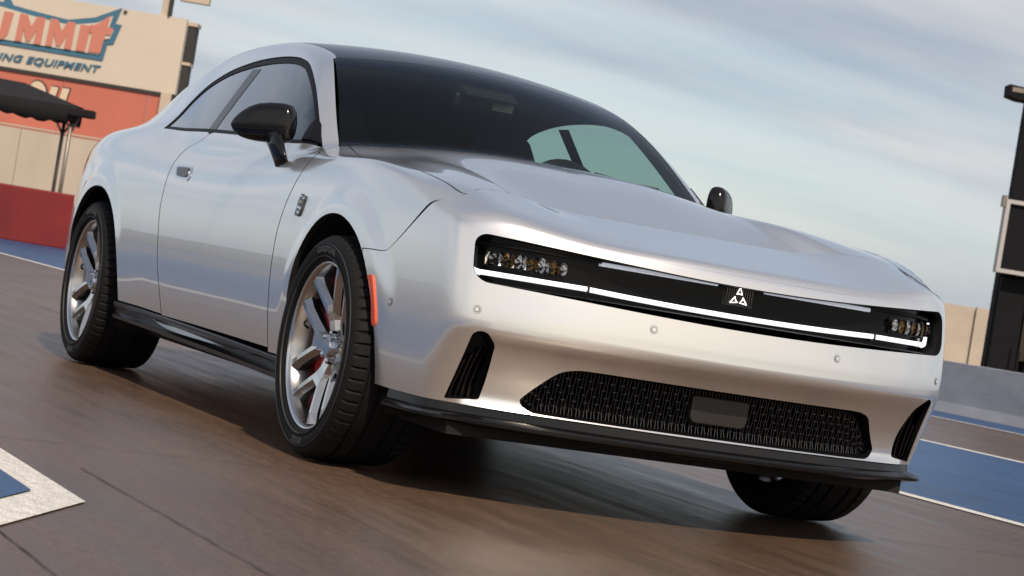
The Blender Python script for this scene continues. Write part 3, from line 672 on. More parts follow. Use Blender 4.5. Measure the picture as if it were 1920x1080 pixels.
# hood with its through-channel diving under the front wing
hf = [(.60, 0), (.60, .30), (.60, .50), (.55, .53), (.446, .552), (.446, .58), (.463, .67), (.496, .74), (.540, .786)]
hl2 = [(p[0], p[1]) for p in hlC]; q = np.array(hl2); t = np.gradient(q, axis=0); nn = np.stack([t[:, 1], -t[:, 0]], 1); nn /= np.linalg.norm(nn, axis=1, keepdims=True)
q = q-np.sign((nn*[0, 1]).sum(1))[:, None]*nn*G
hh = hf[:-1]+[tuple(p) for p in q]+[(-.70, .70), (-.71, .5), (-.71, .2), (-.71, 0)]
hm = [(a, -b) for a, b in hh]
hood2 = np.array(hh+hm[::-1][1:-1])
panel('hood', hood2, TOP, lambda x, y, z: (z-Zhood(x, y)), 'silver_paint', car, sp=.016, hem=.016, pts2d=True)
# roof skin (black), windscreen, rear glass
wse = [(p[0]+.004, p[1]-.004) for p in ws_edge]
hdr = cat([(-1.350, .602), (-1.325, .4), (-1.312, .2), (-1.308, 0)], 5)
ws_h = wse+[tuple(p+np.array([.005, 0])) for p in hdr[1:]]; base = cat([(-.63, 0), (-.645, .3), (-.685, .6), (-.736, .748)], 5)
ws_loop = ws_h+[(a, -b) for a, b in ws_h[::-1][1:]]+[(a, -b) for a, b in [tuple(p) for p in base[::-1]]][1:]+[tuple(p) for p in base[1:-1]]
panel('windshield', np.array(ws_loop), TOP, F0, 'windshield_glass', car, sp=.03, hem=0, pts2d=True)
# inner pillar trim and header band behind the windscreen edge
pt_ = [(p[0]-.004, p[1]-.008) for p in ws_edge]; pi_ = [(x+.01, y-.088+.012*i/len(pt_)) for i, (x, y) in enumerate(pt_)]
for s in (1,): panel('pillar_trim', np.array(pt_+pi_[::-1]), TOP, F0, 'pillar_cloth', car, sp=.05, side=s, hem=.0, off=.014, pts2d=True)
hb_ = [(x+.004, y*.97) for x, y in [tuple(p) for p in hdr]]; hbi = [(x+.055, y*.97) for x, y in hb_]
hbl = hb_+[(x, -y) for x, y in hb_[::-1][1:]]+[(x, -y) for x, y in hbi][:-1]+hbi[::-1]
panel('header_band', np.array(hbl), TOP, F0, 'pillar_cloth', car, sp=.05, hem=.0, off=.014, pts2d=True)
rl = [(p[0], p[1]-.004) for p in rail]
rf_h = [tuple(p) for p in hdr[::-1]]+[(-1.356, .597)]+rl[1:]+[(-3.8, .3), (-3.8, 0)]
roof_loop = rf_h+[(a, -b) for a, b in rf_h[::-1][1:-1]]
panel('roof', np.array(roof_loop), TOP, F0, 'roof_black', car, sp=.035, hem=.012, pts2d=True)
panel('headliner', np.array(roof_loop)*[.995, .99], TOP, F0, 'interior', car, sp=.08, hem=0, off=.035, pts2d=True)
dk = [(-3.804, 0), (-3.804, .566), (-4.0, .6), (-4.13, .66), (-4.16, 0)]
dk = dk+[(a, -b) for a, b in dk[::-1][1:-1]]
panel('deck_lid', np.array(dk), TOP, F0, 'roof_black', car, sp=.04, hem=.02, pts2d=True)
rb = cat([(0, 1.03), (.5, 1.02), (.62, .98), (.68, .9), (.72, .6), (.70, .31), (.4, .30), (0, .30)], 4)
rb = [tuple(p) for p in rb]; rb = rb+[(-a, b) for a, b in rb[::-1][1:-1]]
panel('rear_bumper', np.array(rb), XR, F0, 'silver_paint', car, sp=.04, hem=.02, pts2d=True)
MB().box((-4.275, -.58, .86), (-4.235, .58, .90)).build('tail_light', 'caliper_red', car)
spo = MB().loft([[(-3.92, y, 1.052-abs(y)**4*.10), (-4.16, y, 1.075-abs(y)**4*.12), (-4.20, y, 1.066-abs(y)**4*.12), (-4.19, y, 1.03-abs(y)**4*.1), (-3.95, y, 1.00)] for y in (-.70, -.6, -.4, 0, .4, .6, .70)], True, True, True).build('spoiler', 'trim_black', car)
for s in (1, -1): panel('rail_trim', np.vstack([cyl2(np.array(rail[:-8]))+[0, -.004], cyl2(np.array([p for p in dtC if p[0] < -1.3]))]), CYL, F0, 'pillar_cloth', car, sp=.06, side=s, hem=0, off=.022, pts2d=True)
# ---- side glass and its black surround
def inset2(loop2, d):
    P = resample(np.array(loop2), .012); a = (P[:, 0]*np.roll(P[:, 1], -1)-np.roll(P[:, 0], -1)*P[:, 1]).sum()
    t = np.roll(P, -1, 0)-np.roll(P, 1, 0); n = np.stack([-t[:, 1], t[:, 0]], 1); n /= np.linalg.norm(n, axis=1, keepdims=True)+1e-12
    return P+n*d*(1 if a > 0 else -1)
dlo2 = np.vstack([cyl2(np.array(dtC)), cyl2(np.array(dbC))[1:-1]])
dlo_s = inset2(dlo2, -.008); trim_in = inset2(dlo2, .015)
for s in (1, -1):
    panel('window_trim', dlo_s, CYL, F0, 'trim_black', car, holes=[trim_in], sp=.02, side=s, hem=.008, off=.003, pts2d=True)
    panel('side_window', inset2(dlo2, .011), CYL, F0, 'side_glass', car, sp=.04, side=s, hem=0, off=.006, pts2d=True)
    # pillar between door glass and quarter glass, and the sail behind the mirror
    bp = [(-1.99, .872, 1.06), (-1.90, .870, 1.06), (-1.955, .70, 1.345), (-2.06, .70, 1.345)]
    panel('window_pillar', bp, CYL, F0, 'pillar_gloss', car, sp=.03, side=s, hem=.0, off=.0045)
    panel('mirror_sail', [(-.79, .80, 1.03), (-.92, .825, 1.028), (-.86, .78, 1.10), (-.93, .765, 1.118)][::1][:2]+[(-.955, .768, 1.118), (-.90, .775, 1.105)], CYL, F0, 'trim_black', car, sp=.02, side=s, hem=.006, off=-.003)
# ---- grille slot: bezel walls, recessed black panel, lamps, light bar, emblem
def xpan(y): return .85-.05*y*y-.56*y**6
def zbarf(y): return .661+.010*min(1, (y/.5)**2)
def recess(name, loop, depthf, shrink, material, parent, cap=None, lip=.004):
    """wall from an opening in the bumper back to a recessed floor"""
    L = resample(np.array(loop), .012); n = len(L); c = L.mean(0)
    t = np.roll(L, -1, 0)-np.roll(L, 1, 0); nr = np.stack([t[:, 1], -t[:, 0]], 1); nr /= np.linalg.norm(nr, axis=1, keepdims=True)+1e-12
    P0 = root(*(lambda o, d, a, b: (o, d, a, b))(*sphR(sph2(on_front(L)))), F0)
    rings = []
    for k, (sh, dp) in enumerate(((0, .0), (.15, .25), (.6, .7), (1, 1))):
        q = L-nr*shrink*sh; x1 = depthf(q[:, 0], q[:, 1]); x = P0[:, 0]*(1-dp)+x1*dp if k else P0[:, 0]
        y = P0[:, 1]*(1-sh)+q[:, 0]*sh if k else P0[:, 1]; z = P0[:, 2]*(1-sh)+q[:, 1]*sh if k else P0[:, 2]
        rings.append(np.stack([x, y, z], 1))
    m = MB(); m.loft(rings)
    m.f = [f[::-1] for f in m.f]
    return m.build(name, material, parent, True), rings[-1]
def flatgrid(loop, depthf, sp=.02):
    v, f = tri_domain(np.array(loop), [], sp); return np.stack([depthf(v[:, 0], v[:, 1]), v[:, 0], v[:, 1]], 1), f
def orient(V, F_, d):
    a = V[F_]; n = np.cross(a[:, 1]-a[:, 0], a[:, 2]-a[:, 0]); fl = (n@np.array(d, float)) < 0; F_ = F_.copy(); F_[fl] = F_[fl][:, ::-1]; return F_
slotp, ring = recess('light_panel_bezel', SLOT, lambda y, z: xpan(y)+.012, .004, 'trim_black', car)
V, F_ = flatgrid([(p[1], p[2]) for p in ring], lambda y, z: xpan(y)+.012, .03); lp = mesh_obj('light_panel', V, orient(V, F_, (1, 0, 0)), 'panel_black', car, True)
def barline(y0, y1, z, x_off, h, dpt, name, material, parent, n=24, zf=None):
    ys = np.linspace(y0, y1, n); rings = []
    for y in ys:
        x = xpan(y)+x_off; zc = z if zf is None else zf(y)
        rings.append([(x, y, zc-h/2), (x+dpt*.8, y, zc-h/2), (x+dpt, y, zc-h*.3), (x+dpt, y, zc+h*.3), (x+dpt*.8, y, zc+h/2), (x, y, zc+h/2)])
    return MB().loft(rings, True, True, True).build(name, material, parent, True, autosmooth=40)
zbar = .669
barline(-.497, .497, zbar, .014, .0145, .022, 'light_bar', 'light_bar', lp, 40, zbarf)
for s in (1, -1):
    barline(s*.503, s*.782, zbar, .014, .0145, .022, 'light_bar', 'light_bar', lp, 16, zbarf)
    m = MB(); m.tube([(xpan(.785)+.028, s*.780, zbar), (xpan(.795)+.028, s*.796, zbar+.004), (xpan(.80)+.026, s*.803, zbar+.014), (xpan(.80)+.024, s*.807, zbar+.045), (xpan(.80)+.022, s*.809, zbar+.075)], [.0085, .008, .0065, .005, .004], 8)
    m.build('light_hook', 'light_bar', lp, True)
    barline(s*.497, s*.503, zbar, .014, .026, .026, 'light_bar_joint', 'black_plastic', lp, 2)
    barline(s*.085, s*.47, .750, .014, .0125, .018, 'upper_strip', 'white_strip', lp, 14)
    barline(s*.47, s*.80, .756, .014, .010, .020, 'lamp_brow', 'trim_black', lp, 14)
    # headlamp: tray, five reflector cups, lens blades, clear cover
    hl = MB().loft([[(xpan(y)+.006, s*y, .690), (xpan(y)+.024, s*y, .690), (xpan(y)+.013, s*y, .744), (xpan(y)+.006, s*y, .746)] for y in np.linspace(.565, .775, 8)], True, True, True).build('headlight', 'panel_black', lp, True, autosmooth=30)
    for i, y in enumerate(np.linspace(.580, .762, 7)):
        m = MB(); x = xpan(y)+.018
        h = .019+.004*((i*7) % 3)/2
        rr = [[(x+.012*math.sin(a*math.pi/2)*0+d, s*(y+.0125*k*math.cos(t)), .7165+h*k*math.sin(t)) for t in np.linspace(0, 2*math.pi, 14, endpoint=False)] for a, (d, k) in enumerate(((.016, 1.0), (.004, .72), (-.002, .3), (.012, .16), (.02, .05)))]
        m.loft(rr, True, False, True); m.build('lamp_reflector', 'brass_lens' if i % 2 else 'chrome', hl, True, autosmooth=35)
        m = MB(); yy = y+.014
        m.loft([[(x+.004, s*(yy+.0028), .697), (x+.022, s*yy, .697), (x+.004, s*(yy-.0028), .697)], [(x+.004, s*(yy+.005), .7165), (x+.026, s*(yy+.003), .7165), (x+.004, s*(yy-.001), .7165)], [(x+.004, s*(yy+.0028), .738), (x+.020, s*yy, .738), (x+.004, s*(yy-.0028), .738)]], True, True, True); m.build('lamp_blade', 'brass_lens' if i % 2 == 0 else 'chrome', hl)
# emblem: three lit arrow outlines round a small dark hub, on a ribbed dark tile
tile = MB(); tile.box((.850, -.055, .692), (.864, .055, .762)); tile = tile.build('emblem_tile', 'black_plastic', lp, bevel=.006)
for i in range(12): MB().box((.864, -.044+i*.008, .710), (.8665, -.0415+i*.008, .752)).build('rib', 'gloss_black', tile)
for k in range(3):
    a = R(90+120*k); ex = np.array([math.cos(a), math.sin(a)]); ey = np.array([-math.sin(a), math.cos(a)])
    pts = [ex*.0335, ex*.0100+ey*.0095, ex*.0130, ex*.0100-ey*.0095, ex*.0335]
    MB().tube([(.8685, p[0], .7190+p[1]) for p in pts], .0015, 6).build('emblem_outline', 'logo_light', tile)
# ---- lower grille
gfl = lambda y, z: Xf(y, .36)-.050-(z-.36)*-.15
gb, ring = recess('grille_bezel', GRI, gfl, .006, 'trim_black', car)
V, F_ = flatgrid([(p[1], p[2]) for p in ring], lambda y, z: gfl(y, z)-.004, .04); mesh_obj('grille_backing', V, orient(V, F_, (1, 0, 0)), 'liner', car, True)
gp = np.array([(p[1], p[2]) for p in ring])
m = MB(); 
def ztop(y): return float(np.interp(abs(y), [0, .46, .505, .54, .575, .61], [.428, .428, .424, .41, .372, .33]))
def zbot(y): return float(np.interp(abs(y), [0, .55, .59, .608], [.297, .297, .301, .316]))
for i, y in enumerate(np.arange(-.60, .601, .0112)):
    zt, zb = ztop(y), zbot(y)
    if zt-zb < .012: continue
    zs = np.linspace(zb, zt, 7); wv = .0022
    rings = []
    for k, z in enumerate(zs):
        x = float(gfl(y, z)); yo = y+wv*math.sin(k*math.pi/2+(i % 2)*math.pi); b = .014 if k else .022
        rings.append([(x, yo-.0016, z), (x+b, yo-.0011, z), (x+b, yo+.0011, z), (x, yo+.0016, z)])
    m.loft(rings, True, True, True)
    for k in range(1, 6):
        if (k+i) % 3 == 0:
            z = zs[k]; x = float(gfl(y, z)); m.box((x, y-.006, z-.0016), (x+.015, y+.006, z+.0016))
tag(m.build('grille_mesh', 'gloss_black', car), kind='stuff')
rad = rrect(-.098, .098, .330, .414, (.012, .012, .022, .022), 4)
m = MB(); m.prism(rad, 0, float(gfl(0, .36)), float(gfl(0, .36))+.030); m.f = m.f; m.build('radar_cover', 'radar_grey', car, bevel=.004)
# ---- corner vents
for s in (1, -1):
    ve = VE if s > 0 else VEm; vf = lambda y, z: Xf(y, z)-.055
    vb, ring = recess('vent_bezel', ve, vf, .003, 'trim_black', car)
    V, F_ = flatgrid([(p[1], p[2]) for p in ring], lambda y, z: vf(y, z)-.003, .03); mesh_obj('vent_backing', V, orient(V, F_, (1, 0, 0)), 'liner', car, True)
    for k in range(5):
        m = MB(); rings = []
        for z in np.linspace(.305, .475-.02*abs(k-1), 6):
            yo = np.interp(z, [.30, .49], [.811, .79]); yi = .722; y = s*(yi+(yo-yi)*(k+.5)/5); x = float(vf(y, z)); rings.append([(x, y-.002, z), (x+.03, y-.0014, z), (x+.03, y+.0014, z), (x, y+.002, z)])
        m.loft(rings, True, True, True).build('vent_fin', 'gloss_black', car)
# ---- parking sensors, tow dots
def disc_on(P, r, name, material, parent, chart=SPH, out=.0012, n=18, ring=None):
    P = np.array(P, float); s = -1 if P[1] < 0 else 1
    g = grad(P[None], F0)[0]; a = np.cross(g, [0, 0, 1]); a /= np.linalg.norm(a); b = np.cross(a, g)
    m = MB(); c = P+g*out
    if ring: m.loft([[c+g*.0004*0+ (a*math.cos(t)+b*math.sin(t))*q for t in np.linspace(0, 2*math.pi, n, endpoint=False)] for q in ring])
    else: m.add([c+(a*math.cos(t)+b*math.sin(t))*r for t in np.linspace(0, 2*math.pi, n, endpoint=False)]+[P-g*.004+(a*math.cos(t)+b*math.sin(t))*r for t in np.linspace(0, 2*math.pi, n, endpoint=False)], [tuple(range(n))]+[(i, n+i, n+(i+1) % n, (i+1) % n) for i in range(n)])
    q = np.cross(np.array(m.v[1])-np.array(m.v[0]), np.array(m.v[2])-np.array(m.v[0]))
    if q@g < 0: m.f = [f[::-1] for f in m.f]
    return m.build(name, material, parent)
for s in (1, -1):
    for P in ((.459, .945, .541), (.791, .804, .563), (.965, .318, .588)):
        P = (P[0], s*P[1], P[2]); P = root(*[np.array([v]) if i < 2 else v for i, v in enumerate((lambda o, d, a, b: (o[0], d[0], a, b))(*sphR(sph2(np.array(P)))))], F0)[0]
        d = disc_on(P, .0125, 'parking_sensor', 'trim_black', car, out=.0006); disc_on(P, .0115, 'sensor_ring', 'silver_paint', d, out=.0012); disc_on(P, .0085, 'sensor_gap', 'trim_black', d, out=.0018); disc_on(P, .0068, 'sensor_face', 'silver_paint', d, out=.0026)
# ---- front splitter
def fr_bottom(n=90):
    ph = np.radians(np.linspace(-54, 54, n)); q = .95*np.stack([ph, 0*ph], 1)
    o = np.stack([0*ph-.2, 0*ph, 0*ph+.286], 1); d = np.stack([np.cos(ph), np.sin(ph), 0*ph], 1); return root(o, d, .3, 1.6, F0)
B = fr_bottom(); tt = np.gradient(B, axis=0); nn = np.stack([tt[:, 1], -tt[:, 0]], 1); nn /= np.linalg.norm(nn, axis=1, keepdims=True)
rings = []
for p, n in zip(B, nn):
    Y = abs(p[1]); fl = .028*math.exp(-((Y-.845)/.04)**2); en = sst(.80, .90, Y)
    prof = [(-.03, .290), (-.006, .2865), (-.004, .272), (-.002, .258), (.006+fl*.6, .2515), (.012+fl, .243), (.011+fl, .234), (-.004, .226), (-.05+.03*en, .221+.02*en), (-.20+.16*en, .219+.04*en)]
    rings.append([(p[0]+n[0]*o, p[1]+n[1]*o, z) for o, z in prof])
MB().loft(rings, False).build('front_splitter', 'mirror_black', car, True, autosmooth=38)
# ---- sills
for s in (1, -1):
    rings = []
    xs = np.concatenate([np.linspace(-.34, -.9, 10), np.linspace(-1.0, -2.0, 12), np.linspace(-2.1, -2.60, 10)])
    P = ysolve(np.stack([xs, 0*xs, np.interp(xs, [-2.6, -1.2, -.34], [.314, .298, .283])], 1))
    for p in P:
        f = sst(-.34, -.75, p[0])*sst(-2.6, -2.15, p[0]); zt = p[2]
        prof = [(-.03, zt+.006), (-.002, zt-.003), (.003, zt-.009), (.002, zt-.022), (-.004-.012*f, zt-.030), (-.012-.012*f, zt-.050), (.0, zt-.062), (-.004, zt-.076), (-.03, zt-.084), (-.20, zt-.088)]
        rings.append([(p[0], s*(p[1]+a), z) for a, z in prof])
    m = MB().loft(rings, False)
    if s > 0: m.f = [f[::-1] for f in m.f]
    sl_ = m.build('side_sill', 'sill_black', car, True, autosmooth=40)
    xi = np.linspace(-.62, -2.02, 26); Pi = ysolve(np.stack([xi, 0*xi, np.interp(xi, [-2.6, -1.2, -.34], [.314, .298, .283])], 1)); rg = []
    for p in Pi:
        u = (p[0]+.62)/-1.40; w_ = max(.0015, .034*(u**.8)*(1-u**9)); zt = p[2]-.024+.002*u
        rg.append([(p[0], s*(p[1]-.010), zt), (p[0], s*(p[1]-.004), zt-w_*.5), (p[0], s*(p[1]+.007), zt-w_)])
    m = MB().loft(rg, False)
    if s > 0: m.f = [f[::-1] for f in m.f]
    m.build('sill_insert', 'gloss_black', sl_, True)
# ---- wheel wells, underbody
for cx in (0, -3.074):
    for s in (1, -1):
        m = MB(); A = np.radians(np.linspace(-20, 200, 40)); rr = .455 if cx == 0 else .50
        ro = .447 if cx == 0 else .47
        ou = ysolve(np.stack([cx+ro*np.cos(A), 0*A, np.maximum(.29, .36+ro*np.sin(A))], 1)); ou[:, 1] -= .024; ou[:, 2] = np.maximum(.20, .36+ro*np.sin(A))
        rg = [[(q[0], s*q[1], q[2]) for q in ou]]+[[(cx+r*math.cos(a), s*y, max(.16, .36+r*math.sin(a))) for a in A] for y, r in ((.84, rr), (.55, rr), (.52, .2), (.50, .0))]
        m.loft(rg, False).build('wheel_well', 'liner', car, True)
MB().box((-3.9, -.80, .19), (.70, .80, .24)).build('underbody', 'liner', car)
m = MB().box((-2.5, -.86, .24), (-.5, .86, .60)); m.box((-.55, -.50, .24), (.62, .50, .74)); m.build('chassis', 'liner', car)
# ---- door handle, fender badge, side marker, mirrors
for s in (1, -1):
    d = DOORS[s]
    def ds(pts): return [(p[0], s*p[1], p[2]) for p in ysolve(pts)]
    hb = cat([(-2.062, 0, .893), (-2.05, 0, .905), (-1.90, 0, .908), (-1.868, 0, .900), (-1.832, 0, .868), (-1.838, 0, .840), (-1.86, 0, .833), (-1.985, 0, .838), (-2.012, 0, .846), (-2.042, 0, .874)], 3, True)
    hp = panel('door_handle', np.array([(p[0], .94, p[2]) for p in hb]), CYL, F0, 'chrome', d, sp=.012, side=s, hem=.004, off=-.003)
    hi = cat([(-2.035, 0, .886), (-2.022, 0, .893), (-1.90, 0, .896), (-1.878, 0, .889), (-1.868, 0, .860), (-1.885, 0, .850), (-1.985, 0, .851), (-2.010, 0, .862)], 3, True)
    panel('handle_pocket', np.array([(p[0], .94, p[2]) for p in hi]), CYL, F0, 'rim_dark', hp, sp=.012, side=s, hem=.003, off=-.0062)
    # elongated bright badge on the fender
    bo = cat([(-.460, 0, .836), (-.445, 0, .839), (-.434, 0, .828), (-.418, 0, .833), (-.405, 0, .827), (-.408, 0, .800), (-.412, 0, .775), (-.422, 0, .760), (-.438, 0, .757), (-.455, 0, .758), (-.470, 0, .764), (-.466, 0, .785), (-.466, 0, .81)], 3, True)
    bd = panel('fender_badge', np.array([(p[0], .96, p[2]) for p in bo]), CYL, F0, 'rim_dark', car, sp=.01, side=s, hem=.005, off=-.005)
    for (x, z, rr) in ((-.449, .824, .009), (-.418, .818, .008), (-.436, .803, .011), (-.446, .785, .010), (-.424, .783, .008), (-.438, .768, .009)):
        P = ds([(x, 0, z)])[0]; P = np.array(P); m = MB()
        m.loft([[(P[0]+k*rr*math.cos(t), P[1]+s*o, P[2]+k*rr*1.3*math.sin(t)) for t in np.linspace(0, 2*math.pi, 10, endpoint=False)] for k, o in ((1, .004), (.75, .0075), (.3, .009))], True, False, True).build('badge_stud', 'chrome' if rr != .011 else 'brass_lens', bd, True)
    mk = cat([(.322, 0, .600), (.330, 0, .607), (.350, 0, .606), (.362, 0, .585), (.380, 0, .53), (.388, 0, .48), (.384, 0, .462), (.374, 0, .458), (.366, 0, .475), (.360, 0, .53), (.342, 0, .575)], 3, True)
    panel('side_marker', np.array([(p[0], .96, p[2]) for p in mk]), CYL, F0, 'marker_orange', car, sp=.012, side=s, hem=.008, off=-.005)
    # mirror housing: swept from the inner end to the outer tip
    inn = np.array([-.93, .868, 1.066]); outp = np.array([-1.10, 1.030, 1.054]); ax = outp-inn; L = np.linalg.norm(ax); ax /= L
    fw = np.cross([0, 0, 1], ax); fw /= np.linalg.norm(fw)
    if fw[0] < 0: fw = -fw
    upz = np.array([0, 0, 1.0]); rings = []
    prof = [(-.03, .45, .5), (.0, .74, .75), (.06, .93, .92), (.18, 1.0, 1.0), (.40, 1.0, 1.0), (.58, .94, .97), (.72, .82, .90), (.84, .63, .78), (.92, .45, .6), (.98, .27, .4), (1.01, .12, .2)]
    for (t, hu, hd) in prof:
        c = inn+ax*L*t; ring = []
        for k in range(28):
            a = 2*math.pi*k/28; ca, sa = math.cos(a), math.sin(a)
            vz = (.090*hu if sa > 0 else .055*hd)*math.copysign(abs(sa)**.62, sa)
            vf_ = (.045 if ca > 0 else .030)*math.copysign(abs(ca)**.7, ca)*(.35+.65*min(hu, 1))
            if sa < -.05: vf_ *= 1-.22*abs(sa)
            ring.append(c+upz*vz+fw*vf_)
        rings.append([(p[0], s*p[1], p[2]) for p in ring])
    m = MB().loft(rings, True, True, True)
    if s < 0: m.f = [f[::-1] for f in m.f]
    mr = m.build('mirror', 'mirror_black', car, True, autosmooth=50)
    # bright seam round the lower housing
    seam = [inn+ax*L*t+fw*.0465*(.35+.65*h)+upz*(-.012-.002*t) for t, h in ((.02, .65), (.15, .98), (.32, 1.0), (.5, .93), (.68, .78), (.85, .55))]
    MB().tube([(p[0], s*p[1], p[2]) for p in seam], .0022, 6).build('mirror_seam', 'trim_black', mr, True)
    st = []
    for t, cx_, cy_, cz_, hx, hy in ((0, -.862, .905, .930, .050, .012), (.3, -.868, .915, .955, .046, .016), (.7, -.90, .922, .992, .046, .022), (1, -.935, .93, 1.03, .05, .03)):
        st.append([(cx_+hx*math.cos(a), s*(cy_+hy*math.sin(a)), cz_+.018*math.cos(a)) for a in np.linspace(0, 2*math.pi, 14, endpoint=False)])
    MB().loft(st, True, True, True).build('mirror_stalk', 'mirror_black', mr, True)
    V, F_ = [], []
    g = inn+ax*L*.5-fw*.052
# wiper arm at the windscreen base
MB().tube([(-.62, .46, 1.078), (-.655, .34, 1.086), (-.68, .22, 1.097)], .006, 6).build('wiper', 'black_plastic', car, True)
# ---- cabin
cab = MB(); cab.box((-1.05, -.74, .78), (-.72, .74, 1.0)); cab.build('dashboard', 'interior', car, bevel=.04)
MB().box((-3.2, -.80, .58), (-.75, .80, .62)).build('cabin_floor', 'interior', car)
MB().loft([[(x, y, z) for y, z in ((-.84, .5), (.84, .5), (.80, 1.0), (.60, 1.0+(h-1.0)*.92), (.4, h), (-.4, h), (-.60, 1.0+(h-1.0)*.92), (-.80, 1.0))] for x, h in ((-3.05, 1.30), (-3.0, 1.31))], True, True, True).build('rear_bulkhead', 'interior', car)
for s in (1, -1):
    MB().box((-2.6, s*.80-.02, .6), (-.8, s*.80+.02, .99)).build('door_card', 'interior', car)
    for xx, nm in ((-1.75, 'front_seat'), (-2.55, 'rear_seat')):
        st = MB().loft([[(xx+.10, s*.38-.24, .72), (xx+.10, s*.38+.24, .72), (xx-.10, s*.38+.24, .72), (xx-.10, s*.38-.24, .72)], [(xx-.02, s*.38-.25, 1.0), (xx-.02, s*.38+.25, 1.0), (xx-.16, s*.38+.22, 1.0), (xx-.16, s*.38-.22, 1.0)], [(xx-.12, s*.38-.17, 1.15), (xx-.12, s*.38+.17, 1.15), (xx-.24, s*.38+.14, 1.15), (xx-.24, s*.38-.14, 1.15)], [(xx-.14, s*.38-.12, 1.26), (xx-.14, s*.38+.12, 1.26), (xx-.24, s*.38+.11, 1.26), (xx-.24, s*.38-.11, 1.26)]], True, True, True).build(nm, 'seat', car, bevel=.03)
m = MB(); m.tube([(-1.22-.05*math.sin(a), .38+.18*math.cos(a), .98+.17*math.sin(a)) for a in np.linspace(0, 2*math.pi, 33)], .016, 8, False); m.box((-1.25, .22, .965), (-1.21, .54, .99)); m.build('steering_wheel', 'interior', car, True)
m = MB(); m.box((-1.31, -.13, 1.285), (-1.27, .13, 1.345)); rv = m.build('rear_view_mirror', 'trim_black', car, bevel=.015)
MB().box((-1.268, .03, 1.298), (-1.266, .115, 1.338)).build('mirror_face', 'tan', rv)
MB().prism([(-1.34, 1.40), (-1.20, 1.335), (-1.22, 1.325), (-1.36, 1.36)], 1, -.11, .11).build('camera_pod', 'interior', rv)
# ---- wheels
def lathe(prof, n, sgn=1):
    """prof = (offset along axle, radius) ; axle is y"""
    return [[(r*math.cos(a), y, r*math.sin(a)) for a in np.linspace(0, 2*math.pi, n, endpoint=False)] for y, r in prof]
def tyre_mesh(wd):
    n = 360; h = wd/2; prof = [(h-.030, .262), (h-.018, .266), (h-.006, .282), (h, .305), (h-.001, .318), (h-.006, .332), (h-.014, .343)]
    tread = [(h-.026, .3515, 1), (h-.034, .3545, 1), (h-.060, .3575, 1), (h-.062, .3575, 1), (h-.0625, .350, 0), (h-.073, .350, 0), (h-.0735, .3585, 0), (h-.110, .3595, 0), (h-.1105, .351, 0), (h-.122, .351, 0), (h-.1225, .360, 0)]
    full = [(y, r, 0) for y, r in prof]+tread; full = full+[(-y, r, k) for y, r, k in full[::-1]]
    V = []; F_ = []; A = np.linspace(0, 2*math.pi, n, endpoint=False)
    for y, r, k in full:
        for i, a in enumerate(A):
            rr = r-(.0075 if (k and i % 6 == 0) else 0); V.append((rr*math.cos(a), y, rr*math.sin(a)))
    for j in range(len(full)-1):
        for i in range(n): F_.append((j*n+i, j*n+(i+1) % n, (j+1)*n+(i+1) % n, (j+1)*n+i))
    return V, F_
def bend_text(s, size, rad, y, ang0, step, flip):
    V, F_ = text_geo(s, size, 0, .0012, .0012, 1.05); V = np.array(V); w = V[:, 0].max(); out = []
    for x, yy, z in V:
        a = ang0+(x-w/2)/rad*flip; r = rad+yy*(1 if flip < 0 else 1); out.append((r*math.cos(a), y+z, r*math.sin(a)))
    return out, F_
TY = {}
